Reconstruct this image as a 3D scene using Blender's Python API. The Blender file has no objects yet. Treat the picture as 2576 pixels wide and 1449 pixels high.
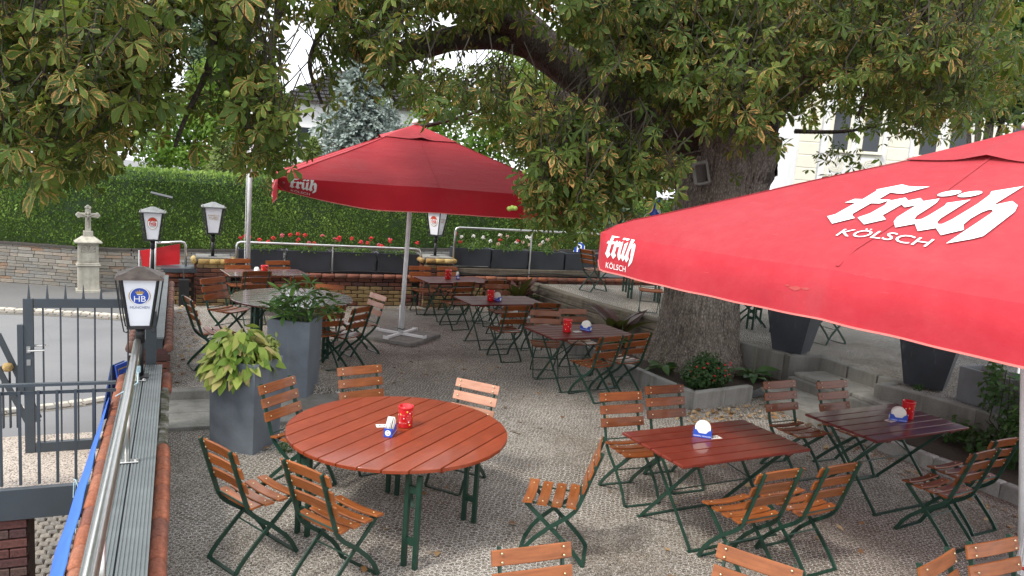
import bpy, math, random
import numpy as np
from math import sin, cos, pi, radians, sqrt, atan2, hypot
from mathutils import Vector, Matrix
from mathutils.geometry import tessellate_polygon
random.seed(7); RNG = np.random.default_rng(11)
S = bpy.context.scene
COL = S.collection
# ------------------------------------------------------------------ camera
H = 2.78
def camera_axes():
    p, r, y = radians(8.32), radians(4.37), radians(-24.0)
    Rz = Matrix.Rotation(y, 3, 'Z')
    F = Vector((0, cos(p), -sin(p))); R0 = Vector((1, 0, 0)); U0 = Vector((0, sin(p), cos(p)))
    R = cos(r) * R0 + sin(r) * U0; U = -sin(r) * R0 + cos(r) * U0
    return Rz @ F, Rz @ R, Rz @ U
CF, CR, CU = camera_axes(); CO = Vector((0, 0, H))
cd = bpy.data.cameras.new('camera'); cam = bpy.data.objects.new('camera', cd); COL.objects.link(cam)
cd.sensor_width = 36; cd.lens = 36 * 1923 / 2576; cd.clip_end = 1000; cd.clip_start = .05
m = Matrix((CR, CU, -CF)).transposed().to_4x4(); m.translation = CO
cam.matrix_world = m; S.camera = cam
# ------------------------------------------------------------------ world, sun, exposure
SUN_EL, SUN_AZ = radians(52), radians(250)     # azimuth clockwise from +Y: light comes from the left, a little behind
w = bpy.data.worlds.new('World'); S.world = w; w.use_nodes = True
nt = w.node_tree; nt.nodes.clear()
o = nt.nodes.new('ShaderNodeOutputWorld'); b = nt.nodes.new('ShaderNodeBackground')
sk = nt.nodes.new('ShaderNodeTexSky'); sk.sky_type = 'NISHITA'; sk.sun_disc = False
sk.sun_elevation = SUN_EL; sk.sun_rotation = SUN_AZ; sk.dust_density = 3; sk.air_density = 1
mx = nt.nodes.new('ShaderNodeMix'); mx.data_type = 'RGBA'; mx.inputs[0].default_value = .86
no = nt.nodes.new('ShaderNodeTexNoise'); no.inputs['Scale'].default_value = 2.2; no.inputs['Detail'].default_value = 6
cr = nt.nodes.new('ShaderNodeValToRGB'); cr.color_ramp.elements[0].position = .3; cr.color_ramp.elements[1].position = .75
cr.color_ramp.elements[0].color = (7.4, 7.8, 8.4, 1); cr.color_ramp.elements[1].color = (10.4, 10.4, 10.4, 1)
tc = nt.nodes.new('ShaderNodeTexCoord')
L = nt.links.new
L(tc.outputs['Generated'], no.inputs['Vector']); L(no.outputs['Fac'], cr.inputs[0])
L(sk.outputs[0], mx.inputs[6]); L(cr.outputs[0], mx.inputs[7]); L(mx.outputs[2], b.inputs[0]); L(b.outputs[0], o.inputs[0])
b.inputs[1].default_value = .15
sd = bpy.data.lights.new('sun', 'SUN'); sd.energy = 2.0; sd.angle = radians(10); sd.color = (1, .95, .87)
so = bpy.data.objects.new('sun', sd); COL.objects.link(so); so.location = (-20, -10, 30)
sdir = Vector((sin(SUN_AZ) * cos(SUN_EL), cos(SUN_AZ) * cos(SUN_EL), sin(SUN_EL)))
so.rotation_euler = sdir.to_track_quat('Z', 'Y').to_euler()
S.view_settings.view_transform = 'Standard'; S.view_settings.look = 'None'
S.view_settings.gamma = 1; S.view_settings.use_curve_mapping = False
S.view_settings.exposure = 0.74
S.cycles.max_bounces = 7; S.cycles.diffuse_bounces = 3; S.cycles.glossy_bounces = 3; S.cycles.transmission_bounces = 3
# ------------------------------------------------------------------ survey: where a sight line meets a height, a depth or a plane
CXP, CYP, FP = 1288.0, 724.5, 1923.0
def sight(x, y): return CF + (x - CXP) / FP * CR + (CYP - y) / FP * CU
def G(x, y, z=0.0):
    d = sight(x, y); return CO + d * ((z - H) / d.z)
def atY(x, y, Y):
    d = sight(x, y); return CO + d * (Y / d.y)
def atD(x, y, dep): return CO + sight(x, y) * dep
# ------------------------------------------------------------------ materials
MATS = {}
class NT:
    def __init__(s, name):
        s.m = bpy.data.materials.new(name); s.m.use_nodes = True; s.t = s.m.node_tree
        s.b = s.t.nodes['Principled BSDF']; MATS[name] = s.m
    def n(s, typ, **k):
        q = s.t.nodes.new('ShaderNode' + typ)
        for a, v in k.items():
            if a.startswith('i_'):
                key = a[2:].replace('_', ' ')
                q.inputs[key].default_value = v
            else: setattr(q, a, v)
        return q
    def l(s, a, b): s.t.links.new(a, b)
    def coord(s, kind='Object', scale=None):
        c = s.n('TexCoord').outputs[kind]
        if scale is None: return c
        mp = s.n('Mapping'); mp.inputs['Scale'].default_value = scale if hasattr(scale, '__len__') else (scale,) * 3
        s.l(c, mp.inputs[0]); return mp.outputs[0]
    def noise(s, vec, scale, detail=4, rough=.55):
        q = s.n('TexNoise', i_Scale=scale, i_Detail=detail, i_Roughness=rough); s.l(vec, q.inputs['Vector']); return q.outputs['Fac']
    def voro(s, vec, scale, feature='F1', out='Distance', rnd=1.0):
        q = s.n('TexVoronoi', feature=feature, i_Scale=scale, i_Randomness=rnd); s.l(vec, q.inputs['Vector']); return q.outputs[out]
    def ramp(s, fac, stops):
        q = s.n('ValToRGB'); e = q.color_ramp.elements
        while len(e) < len(stops): e.new(.5)
        for i, (p, c) in enumerate(stops): e[i].position = p; e[i].color = (*c, 1) if len(c) == 3 else c
        s.l(fac, q.inputs[0]); return q.outputs[0]
    def mix(s, fac, a, b, mode='MIX'):
        q = s.n('Mix', data_type='RGBA', blend_type=mode)
        for v, i in ((fac, 0), (a, 6), (b, 7)):
            if hasattr(v, 'is_output'): s.l(v, q.inputs[i])
            elif i == 0: q.inputs[0].default_value = v
            else: q.inputs[i].default_value = (*v, 1) if len(v) == 3 else v
        return q.outputs[2]
    def math(s, op, a, b=None, c=None, clamp=False):
        q = s.n('Math', operation=op, use_clamp=clamp)
        for i, v in enumerate((a, b, c)):
            if v is None: continue
            if hasattr(v, 'is_output'): s.l(v, q.inputs[i])
            else: q.inputs[i].default_value = v
        return q.outputs[0]
    def rand(s): return s.n('ObjectInfo').outputs['Random']
    def col(s, v):
        if hasattr(v, 'is_output'): s.l(v, s.b.inputs['Base Color'])
        else: s.b.inputs['Base Color'].default_value = (*v, 1)
    def set(s, **k):
        for a, v in k.items():
            i = s.b.inputs[a.replace('_', ' ')]
            if hasattr(v, 'is_output'): s.l(v, i)
            else: i.default_value = v
    def bump(s, hgt, strength=.4, dist=.01):
        q = s.n('Bump', i_Strength=strength, i_Distance=dist); s.l(hgt, q.inputs['Height']); s.l(q.outputs[0], s.b.inputs['Normal'])
def simple(name, c, rough=.5, metal=0, var=.15, scale=6, bump=0, coat=0, spec=.5):
    q = NT(name); v = q.coord('Object')
    n = q.noise(v, scale, 5)
    q.col(q.ramp(n, [(.25, tuple(x * (1 - var) for x in c)), (.75, tuple(min(1, x * (1 + var)) for x in c))]))
    q.set(Roughness=rough, Metallic=metal); q.b.inputs['Coat Weight'].default_value = coat
    q.b.inputs['Specular IOR Level'].default_value = spec
    if bump: q.bump(q.noise(v, scale * 8, 3), bump, .004)
    return q.m
def wood(name, dark, light, rough, coat, scale=(3, 30, 30), rndv=.35, axis=0):
    q = NT(name); v = q.coord('Object', scale); r = q.rand()
    off = q.n('Combine' 'XYZ'); 
    q.l(q.math('MULTIPLY', r, 37.0), off.inputs[0]); q.l(q.math('MULTIPLY', r, 91.0), off.inputs[1])
    ad = q.n('VectorMath', operation='ADD'); q.l(v, ad.inputs[0]); q.l(off.outputs[0], ad.inputs[1])
    n = q.noise(ad.outputs[0], 1.6, 6, .6)
    c = q.ramp(n, [(.28, dark), (.72, light)])
    hv = q.n('HueSaturation'); q.l(c, hv.inputs['Color']); q.l(q.math('MULTIPLY_ADD', r, rndv, 1 - rndv * .5), hv.inputs['Value'])
    big = q.noise(q.coord('Object'), 7, 3)
    q.col(q.mix(q.math('MULTIPLY', q.math('SUBTRACT', big, .5, clamp=True), 1.2), hv.outputs[0], tuple(min(1, x * 1.5 + .02) for x in light)))
    q.set(Roughness=q.math('MULTIPLY_ADD', big, .25, rough - .1)); q.b.inputs['Coat Weight'].default_value = coat; q.b.inputs['Coat Roughness'].default_value = .09; q.b.inputs['Specular IOR Level'].default_value = .3
    q.bump(n, .12, .003); return q.m
wood('slat_wood', (.155, .044, .011), (.285, .088, .022), .40, .35)
wood('slat_dark', (.125, .032, .008), (.225, .064, .016), .40, .32)
wood('slat_glare', (.34, .16, .10), (.46, .24, .16), .42, .4)  # sky glare on two chairs, put into a pale pinkish slat colour
wood('table_wood', (.175, .027, .008), (.245, .044, .012), .45, .45, rndv=.18)
wood('table_dark', (.070, .010, .008), (.125, .018, .012), .48, .06, rndv=.2)
wood('table_red', (.115, .016, .009), (.175, .027, .013), .42, .55, rndv=.2)
wood('table_wine', (.070, .009, .009), (.125, .017, .015), .40, .45, rndv=.2)
wood('table_gloss', (.055, .012, .010), (.10, .022, .016), .35, 1.0, rndv=.2)
MATS['table_gloss'].node_tree.nodes['Principled BSDF'].inputs['Coat IOR'].default_value = 2.2
wood('timber', (.045, .037, .028), (.19, .165, .13), .95, 0, scale=(.6, 18, 18), rndv=.2)
simple('green_metal', (.010, .040, .026), .42, 0, .3, 14, .15)
simple('black_metal', (.012, .012, .014), .45, 0, .3, 10, .1)
simple('anthracite', (.045, .056, .066), .45, 0, .12, 4, .05)
simple('steel', (.62, .62, .60), .28, 1, .08, 12)
simple('brass', (.62, .55, .36), .3, 1, .1, 30)
simple('white_paint', (.72, .72, .72), .42, 0, .06, 5)
simple('white_pole', (.84, .85, .86), .4, 0, .1, 3)
simple('print_white', (.82, .84, .84), .7, 0, .04, 10)
simple('print_red', (.55, .03, .025), .5, 0, .1, 10)
simple('print_blue', (.02, .07, .40), .4, 0, .1, 10)
simple('print_navy', (.03, .07, .22), .5, 0, .1, 10)
simple('print_gold', (.42, .28, .09), .5, 0, .15, 30)
simple('print_black', (.02, .02, .02), .6, 0, .1, 10)
simple('opal_glass', (.80, .83, .88), .25, 0, .04, 3)
simple('lantern_roof', (.20, .165, .145), .6, .4, .35, 14, .3)
simple('lantern_roof_pale', (.20, .21, .21), .6, .2, .3, 14, .2)
simple('pot_red', (.56, .012, .018), .3, 0, .06, 8, 0, .3)
simple('pot_yellow', (.75, .42, .06), .5, 0, .05, 8)
simple('holder_blue', (.018, .075, .46), .3, 0, .08, 8, 0, .3)
simple('card_white', (.80, .79, .74), .7, 0, .05, 20)
simple('cloth_blue', (.03, .13, .58), .65, 0, .10, 6)
simple('rope', (.45, .62, .70), .8, 0, .2, 60)
simple('soil', (.035, .024, .016), .95, 0, .5, 30, .9)
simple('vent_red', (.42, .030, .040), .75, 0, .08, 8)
def make_canvas(name, c, fade):
    q = NT(name); v = q.coord('Object')
    n = q.noise(v, 1.3, 5); n2 = q.noise(v, 9, 4)
    sc = q.n('Mapping'); sc.inputs['Scale'].default_value = (2, 2, 30); sc.inputs['Rotation'].default_value = (.3, .9, .4); q.l(v, sc.inputs[0])
    scr = q.ramp(q.noise(sc.outputs[0], 3.5, 2), [(.70, (0, 0, 0)), (.78, (1, 1, 1))])
    base = q.mix(q.math('MULTIPLY', q.math('MULTIPLY', n, n2), 1.3, clamp=True), c, fade)
    base = q.mix(q.math('MULTIPLY', q.ramp(q.noise(q.coord('Object', (1, 1, .35)), 1.1, 6, .7), [(.56, (0, 0, 0)), (.74, (1, 1, 1))]), .35), base, tuple(x * .62 + .05 for x in fade))
    base = q.mix(q.math('MULTIPLY', scr, .22), base, tuple(min(1, x * 1.2 + .12) for x in fade))
    q.col(base); q.set(Roughness=.8); q.b.inputs['Sheen Weight'].default_value = .08; q.b.inputs['Specular IOR Level'].default_value = .25
    wv = q.noise(v, 500, 2); wr = q.noise(q.coord('Object', (1.2, 4, 4)), 1.6, 3); q.bump(q.math('ADD', q.math('ADD', q.math('MULTIPLY', n2, 2.0), wv), q.math('MULTIPLY', wr, 7.0)), .28, .008)
    tr = q.n('BsdfTranslucent'); q.l(base, tr.inputs[0]); ms = q.n('MixShader'); ms.inputs[0].default_value = .12
    out = q.t.nodes['Material Output']; q.l(q.b.outputs[0], ms.inputs[1]); q.l(tr.outputs[0], ms.inputs[2]); q.l(ms.outputs[0], out.inputs[0])
make_canvas('canvas_red', (.47, .018, .034), (.53, .062, .076))
make_canvas('canvas_top', (.38, .020, .032), (.43, .060, .070))
make_canvas('canvas_deep', (.52, .012, .026), (.50, .030, .042))
make_canvas('canvas_shaded', (.42, .020, .032), (.43, .040, .050))  # far parasol canopy: tree shade put into a duller, darker red
make_canvas('canvas_piping', (.75, .22, .20), (.75, .26, .22))
make_canvas('canvas_stain', (.46, .06, .06), (.50, .10, .09))
make_canvas('canvas_blue', (.02, .10, .46), (.04, .14, .46))
def concrete(name, c, var=.25):
    q = NT(name); v = q.coord('Object'); r = q.rand()
    n = q.noise(v, 3, 6); f = q.noise(v, 60, 4); 
    cc = q.ramp(n, [(.25, tuple(x * (1 - var) for x in c)), (.8, tuple(x * (1 + var) for x in c))])
    st = q.ramp(q.noise(q.coord('Object', (3, 3, .5)), 2.4, 5), [(.45, (1, 1, 1)), (.8, (.52, .50, .46))])
    cc = q.mix(.8, cc, st, 'MULTIPLY')
    sp = q.ramp(f, [(.3, (.75, .75, .75)), (.7, (1.15, 1.15, 1.12))]); cc = q.mix(.6, cc, sp, 'MULTIPLY')
    hv = q.n('HueSaturation'); q.l(cc, hv.inputs['Color']); q.l(q.math('MULTIPLY_ADD', r, .3, .85), hv.inputs['Value'])
    q.col(hv.outputs[0]); q.set(Roughness=.9); q.bump(q.math('ADD', f, n), .35, .006); return q.m
concrete('concrete', (.20, .195, .18)); concrete('concrete_light', (.30, .30, .285)); concrete('paving', (.25, .245, .225))
concrete('stone_cream', (.38, .36, .305), .3)
def slate(name, c):
    q = NT(name); v = q.coord('Object'); n = q.noise(v, 2.6, 7, .65); f = q.noise(v, 40, 4)
    cc = q.ramp(n, [(.3, tuple(x * .75 for x in c)), (.7, tuple(x * 1.3 for x in c))])
    dr = q.ramp(q.noise(q.coord('Object', (9, 9, .8)), 1.5, 4), [(.62, (0, 0, 0)), (.8, (1, 1, 1))])
    cc = q.mix(q.math('MULTIPLY', dr, .45), cc, (.22, .23, .235))
    sp = q.ramp(q.voro(v, 22), [(.03, (1, 1, 1)), (.06, (0, 0, 0))])
    cc = q.mix(q.math('MULTIPLY', sp, .35), cc, (.26, .27, .28))
    q.col(cc); q.set(Roughness=q.math('MULTIPLY_ADD', n, .3, .35)); q.bump(f, .12, .003); return q.m
slate('planter_slate', (.135, .155, .180)); slate('planter_dark', (.032, .037, .046)); slate('planter_grey', (.115, .12, .128))
def masonry(name, cols, rough=.9):
    q = NT(name); v = q.coord('Object'); r = q.rand(); k = len(cols)
    stops = [((i + .5) / k, c) for i, c in enumerate(cols)]
    cc = q.ramp(r, stops); n = q.noise(q.coord('Generated'), 3, 6); n2 = q.noise(v, 45, 5)
    cc = q.mix(.7, cc, q.ramp(n2, [(.3, (.62, .6, .58)), (.7, (1.25, 1.22, 1.18))]), 'MULTIPLY')
    cc = q.mix(.55, cc, q.ramp(n, [(.35, (.55, .52, .5)), (.7, (1.15, 1.15, 1.15))]), 'MULTIPLY')
    q.col(cc); q.set(Roughness=rough); q.bump(q.math('ADD', n2, n), .5, .008); return q.m
masonry('brick_yellow', [(.27, .19, .085), (.20, .135, .06), (.32, .235, .11), (.16, .10, .055), (.29, .22, .10), (.115, .075, .045)])
masonry('brick_red', [(.135, .050, .034), (.10, .040, .030), (.18, .070, .042), (.075, .036, .032)])
masonry('brick_violet', [(.115, .045, .040), (.085, .040, .040), (.15, .055, .045), (.10, .060, .052)])
masonry('tile_terracotta', [(.33, .115, .062), (.27, .088, .050), (.38, .15, .085), (.22, .085, .058)])
masonry('tile_weathered', [(.22, .10, .070), (.17, .085, .064), (.25, .125, .085), (.13, .075, .06)])
masonry('tile_yellow', [(.50, .36, .13), (.42, .28, .095), (.55, .42, .19), (.35, .22, .08)])
masonry('wall_stone', [(.25, .235, .205), (.20, .192, .175), (.30, .28, .245), (.19, .19, .182), (.27, .235, .19), (.23, .23, .22), (.33, .315, .28), (.28, .19, .13)])
masonry('cobble_stone', [(.24, .22, .195), (.20, .19, .175), (.29, .265, .23), (.17, .165, .155)])
masonry('cobble_pale', [(.55, .52, .45), (.48, .46, .40), (.60, .57, .50)])
masonry('roof_tile', [(.055, .055, .062), (.070, .070, .078), (.045, .046, .052)])
simple('mortar', (.16, .145, .12), .95, 0, .3, 20, .5)
simple('mortar_dark', (.055, .048, .042), .95, 0, .4, 20, .5)
simple('plaster_white', (.68, .68, .68), .9, 0, .05, 1)
simple('plaster_cream', (.66, .635, .53), .9, 0, .06, 1)
simple('window_dark', (.03, .035, .042), .12, 0, .1, 2)
def granite():
    q = NT('granite_landing'); v = q.coord('Object')
    q.col(q.ramp(q.noise(v, 70, 3), [(.38, (.10, .085, .075)), (.48, (.42, .36, .31)), (.62, (.62, .54, .46)), (.7, (.30, .25, .22))]))
    q.set(Roughness=.8); q.bump(q.noise(v, 90, 2), .3, .003)
granite()
def asphalt(name, c):
    q = NT(name); v = q.coord('Object'); f = q.noise(v, 130, 3); n = q.noise(v, .35, 5)
    cc = q.ramp(f, [(.3, tuple(x * .75 for x in c)), (.7, tuple(x * 1.3 for x in c))])
    cc = q.mix(.6, cc, q.ramp(n, [(.3, (.66, .66, .68)), (.5, (1, 1, 1)), (.7, (1.22, 1.2, 1.16))]), 'MULTIPLY')
    ck = q.ramp(q.voro(q.coord('Object'), .5, 'DISTANCE_TO_EDGE'), [(.004, (.5, .5, .5)), (.012, (1, 1, 1))])
    q.col(q.mix(.12, cc, ck, 'MULTIPLY')); q.set(Roughness=.85); q.bump(f, .25, .004)
asphalt('asphalt', (.165, .165, .168)); asphalt('asphalt_walk', (.125, .123, .12))
def gravel():
    q = NT('gravel'); v = q.coord('Object')
    wp = q.n('TexNoise', i_Scale=40.0, i_Detail=2.0); q.l(v, wp.inputs['Vector'])
    va = q.n('VectorMath', operation='MULTIPLY_ADD'); q.l(wp.outputs['Color'], va.inputs[0]); va.inputs[1].default_value = (.006,) * 3; q.l(v, va.inputs[2])
    vc = q.n('TexVoronoi', feature='F1', i_Scale=125.0); q.l(va.outputs[0], vc.inputs['Vector'])
    vd = q.n('TexVoronoi', feature='F1', i_Scale=70.0); q.l(va.outputs[0], vd.inputs['Vector'])
    big0 = q.noise(v, 11, 3)
    def peb(out):
        sx = q.n('SeparateColor'); q.l(out, sx.inputs[0])
        return q.ramp(sx.outputs[0], [(.0, (.060, .051, .041)), (.2, (.165, .146, .121)), (.42, (.36, .328, .282)), (.62, (.235, .208, .172)), (.78, (.48, .452, .405)), (.92, (.66, .645, .615)), (1, (.78, .77, .76))])
    cc = q.mix(.45, peb(vc.outputs['Color']), peb(vd.outputs['Color']))
    gap = q.ramp(vc.outputs['Distance'], [(.38, (1, 1, 1)), (.78, (.16, .145, .13))]); cc = q.mix(.95, cc, gap, 'MULTIPLY')
    big = q.noise(v, .9, 5); mid = q.noise(v, 5, 4)
    cc = q.mix(.7, cc, q.ramp(big, [(.35, (.78, .75, .72)), (.65, (1.12, 1.1, 1.07))]), 'MULTIPLY')
    wet = q.noise(v, .28, 6, .65); cc = q.mix(.8, cc, q.ramp(wet, [(.38, (.72, .67, .61)), (.52, (1, 1, 1)), (.66, (1.12, 1.11, 1.09))]), 'MULTIPLY')
    cc = q.mix(.5, cc, q.ramp(mid, [(.35, (.78, .76, .72)), (.65, (1.15, 1.14, 1.12))]), 'MULTIPLY')
    # galvanised hexagonal wire netting pressed into the gravel
    wn = q.n('TexNoise', i_Scale=3.0, i_Detail=3.0); q.l(v, wn.inputs['Vector'])
    v2 = q.n('VectorMath', operation='MULTIPLY_ADD'); q.l(wn.outputs['Color'], v2.inputs[0]); v2.inputs[1].default_value = (.16, .16, 0); q.l(v, v2.inputs[2])
    wn2 = q.n('TexNoise', i_Scale=16.0, i_Detail=2.0); q.l(v, wn2.inputs['Vector'])
    v3 = q.n('VectorMath', operation='MULTIPLY_ADD'); q.l(wn2.outputs['Color'], v3.inputs[0]); v3.inputs[1].default_value = (.03, .03, 0); q.l(v2.outputs[0], v3.inputs[2]); v2 = v3
    sc = q.n('VectorMath', operation='MULTIPLY'); q.l(v2.outputs[0], sc.inputs[0]); sc.inputs[1].default_value = (21, 24, 0)
    rr = (1.0, 1.7320508, 1); hh = (.5, .8660254, 0)
    def cell(vin):
        md = q.n('VectorMath', operation='WRAP'); q.l(vin, md.inputs[0]); md.inputs[1].default_value = (.5, .8660254, 1); md.inputs[2].default_value = (-.5, -.8660254, -1)
        return md.outputs[0]
    a = cell(sc.outputs[0]); sb = q.n('VectorMath', operation='SUBTRACT'); q.l(sc.outputs[0], sb.inputs[0]); sb.inputs[1].default_value = hh; bb = cell(sb.outputs[0])
    def hexd(vec):
        ab = q.n('VectorMath', operation='ABSOLUTE'); q.l(vec, ab.inputs[0])
        dt = q.n('VectorMath', operation='DOT_PRODUCT'); q.l(ab.outputs[0], dt.inputs[0]); dt.inputs[1].default_value = (.5, .8660254, 0)
        sx = q.n('SeparateXYZ'); q.l(ab.outputs[0], sx.inputs[0])
        return q.math('MAXIMUM', dt.outputs['Value'], sx.outputs[0])
    d = q.math('MINIMUM', hexd(a), hexd(bb)); edge = q.math('SUBTRACT', .5, d)
    wire = q.ramp(edge, [(.018, (1, 1, 1)), (.046, (0, 0, 0))])
    msk = q.ramp(q.noise(v, .8, 4), [(.36, (.12, .12, .12)), (.52, (1, 1, 1))])
    wf = q.math('MULTIPLY', q.math('MULTIPLY', wire, msk), .95)
    cc = q.mix(wf, cc, (.84, .83, .80))
    q.col(cc); q.set(Roughness=.9); q.b.inputs['Specular IOR Level'].default_value = .3
    q.bump(q.math('ADD', q.math('SUBTRACT', 1.0, vc.outputs['Distance']), q.math('MULTIPLY', wf, .7)), .75, .007)
gravel()
def foliage(name, cols, brown=None, trans=.28, rough=.42, attr=True):
    q = NT(name)
    r = q.n('Attribute', attribute_name='rnd').outputs['Fac'] if attr else q.rand()
    cc = q.ramp(r, [(i / (len(cols) - 1), c) for i, c in enumerate(cols)])
    v = q.coord('Object')
    if brown:
        e = q.n('Attribute', attribute_name='edge').outputs['Fac']; n = q.noise(v, 26, 4, .6); pk = q.n('Attribute', attribute_name='sick').outputs['Fac']
        rib = q.ramp(e, [(.0, (1, 1, 1)), (.10, (0, 0, 0))]); cc = q.mix(q.math('MULTIPLY', rib, .45), cc, (.19, .24, .07))
        x = q.math('ADD', q.math('MULTIPLY', e, .43), q.math('MULTIPLY', n, .90)); x = q.math('ADD', x, q.math('MULTIPLY', pk, .5))
        ed = q.ramp(x, [(.86, (0, 0, 0)), (.95, (1, 1, 1))]); br = q.ramp(n, [(.35, brown[0]), (.65, brown[1])])
        hal = q.ramp(x, [(.76, (0, 0, 0)), (.88, (1, 1, 1))]); cc = q.mix(q.math('MULTIPLY', hal, .35), cc, (.24, .22, .06)); cc = q.mix(ed, cc, br)
    q.col(cc); q.set(Roughness=rough); q.b.inputs['Specular IOR Level'].default_value = .22
    tr = q.n('BsdfTranslucent'); tc2 = q.mix(.5, cc, (.30, .40, .05)); q.l(tc2, tr.inputs[0])
    ms = q.n('MixShader'); ms.inputs[0].default_value = trans; out = q.t.nodes['Material Output']
    q.l(q.b.outputs[0], ms.inputs[1]); q.l(tr.outputs[0], ms.inputs[2]); q.l(ms.outputs[0], out.inputs[0]); return q.m
foliage('chestnut_leaf', [(.020, .040, .007), (.034, .068, .010), (.058, .100, .015), (.112, .155, .028)], ((.30, .115, .032), (.44, .26, .095)), rough=.6)
foliage('hedge_leaf', [(.045, .095, .020), (.11, .20, .042), (.21, .32, .065), (.36, .46, .12)], None, .15, .55)
foliage('bright_leaf', [(.05, .12, .015), (.09, .18, .02), (.15, .24, .03)], None, .4)
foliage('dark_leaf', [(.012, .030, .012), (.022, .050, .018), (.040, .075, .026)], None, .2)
foliage('spruce_needle', [(.17, .21, .20), (.26, .31, .29), (.36, .42, .40)], None, .1, .6)
foliage('conifer_needle', [(.03, .05, .03), (.06, .10, .055), (.10, .15, .09)], None, .1, .6)
foliage('thuja_needle', [(.12, .18, .05), (.18, .24, .08), (.24, .30, .11)], None, .3, .6)
foliage('laurel_leaf', [(.026, .070, .018), (.046, .11, .028), (.075, .16, .038), (.14, .25, .055)], None, .15, .28, attr=False)
foliage('peony_leaf', [(.10, .19, .03), (.20, .30, .05), (.32, .41, .08), (.44, .46, .13), (.52, .38, .19)], None, .25, .45, attr=False)
foliage('variegated_leaf', [(.13, .20, .04), (.27, .33, .09), (.42, .46, .16)], None, .25, .4)
foliage('hosta_leaf', [(.030, .075, .022), (.05, .11, .032), (.075, .14, .042)], None, .2, .4, attr=False)
foliage('canna_leaf', [(.030, .012, .014), (.055, .020, .022), (.080, .030, .028)], None, .12, .3, attr=False)
foliage('bush_leaf', [(.022, .058, .018), (.036, .085, .026), (.055, .12, .034)], None, .2, .4)
foliage('geranium_leaf', [(.045, .10, .02), (.075, .15, .03), (.12, .21, .045)], None, .3, .5)
foliage('litter_leaf', [(.16, .075, .03), (.25, .13, .055), (.34, .22, .11), (.42, .32, .19)], None, .05, .8)
simple('petal_red', (.60, .012, .018), .55, 0, .25, 60); simple('petal_white', (.78, .76, .72), .55, 0, .08, 60); simple('petal_faded', (.55, .38, .28), .7, 0, .25, 60)
simple('petal_pink', (.55, .10, .12), .6, 0, .25, 60); simple('conker', (.22, .30, .05), .5, 0, .2, 40, .4); simple('twig', (.035, .030, .020), .9, 0, .3, 20)
simple('stem', (.10, .15, .05), .6, 0, .2, 20)
def bark(name='bark', k=1.0):
    q = NT(name); v = q.coord('Object', (1, 1, .16))
    f = q.noise(v, 24, 8, .75); vo = q.voro(q.coord('Object', (1, 1, .45)), 34, 'DISTANCE_TO_EDGE'); n = q.noise(q.coord('Object'), 1.4, 5)
    hgt = q.math('ADD', f, q.math('MULTIPLY', vo, .7))
    cc = q.ramp(hgt, [(.4, (.070 * k, .058 * k, .049 * k)), (.60, (.24 * k, .21 * k * k ** .1, .18 * k * k ** .15)), (.85, (.42 * k, .385 * k * k ** .1, .345 * k * k ** .15))])
    cc = q.mix(.7, cc, q.ramp(n, [(.3, (.70, .62, .58)), (.7, (1.2, 1.18, 1.12))]), 'MULTIPLY')
    q.col(cc); q.set(Roughness=.95); q.bump(hgt, 1.0, .06)
bark(); bark('bark_limb', .36)  # limb copy of the bark, crown shade put into its darker colour
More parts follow.
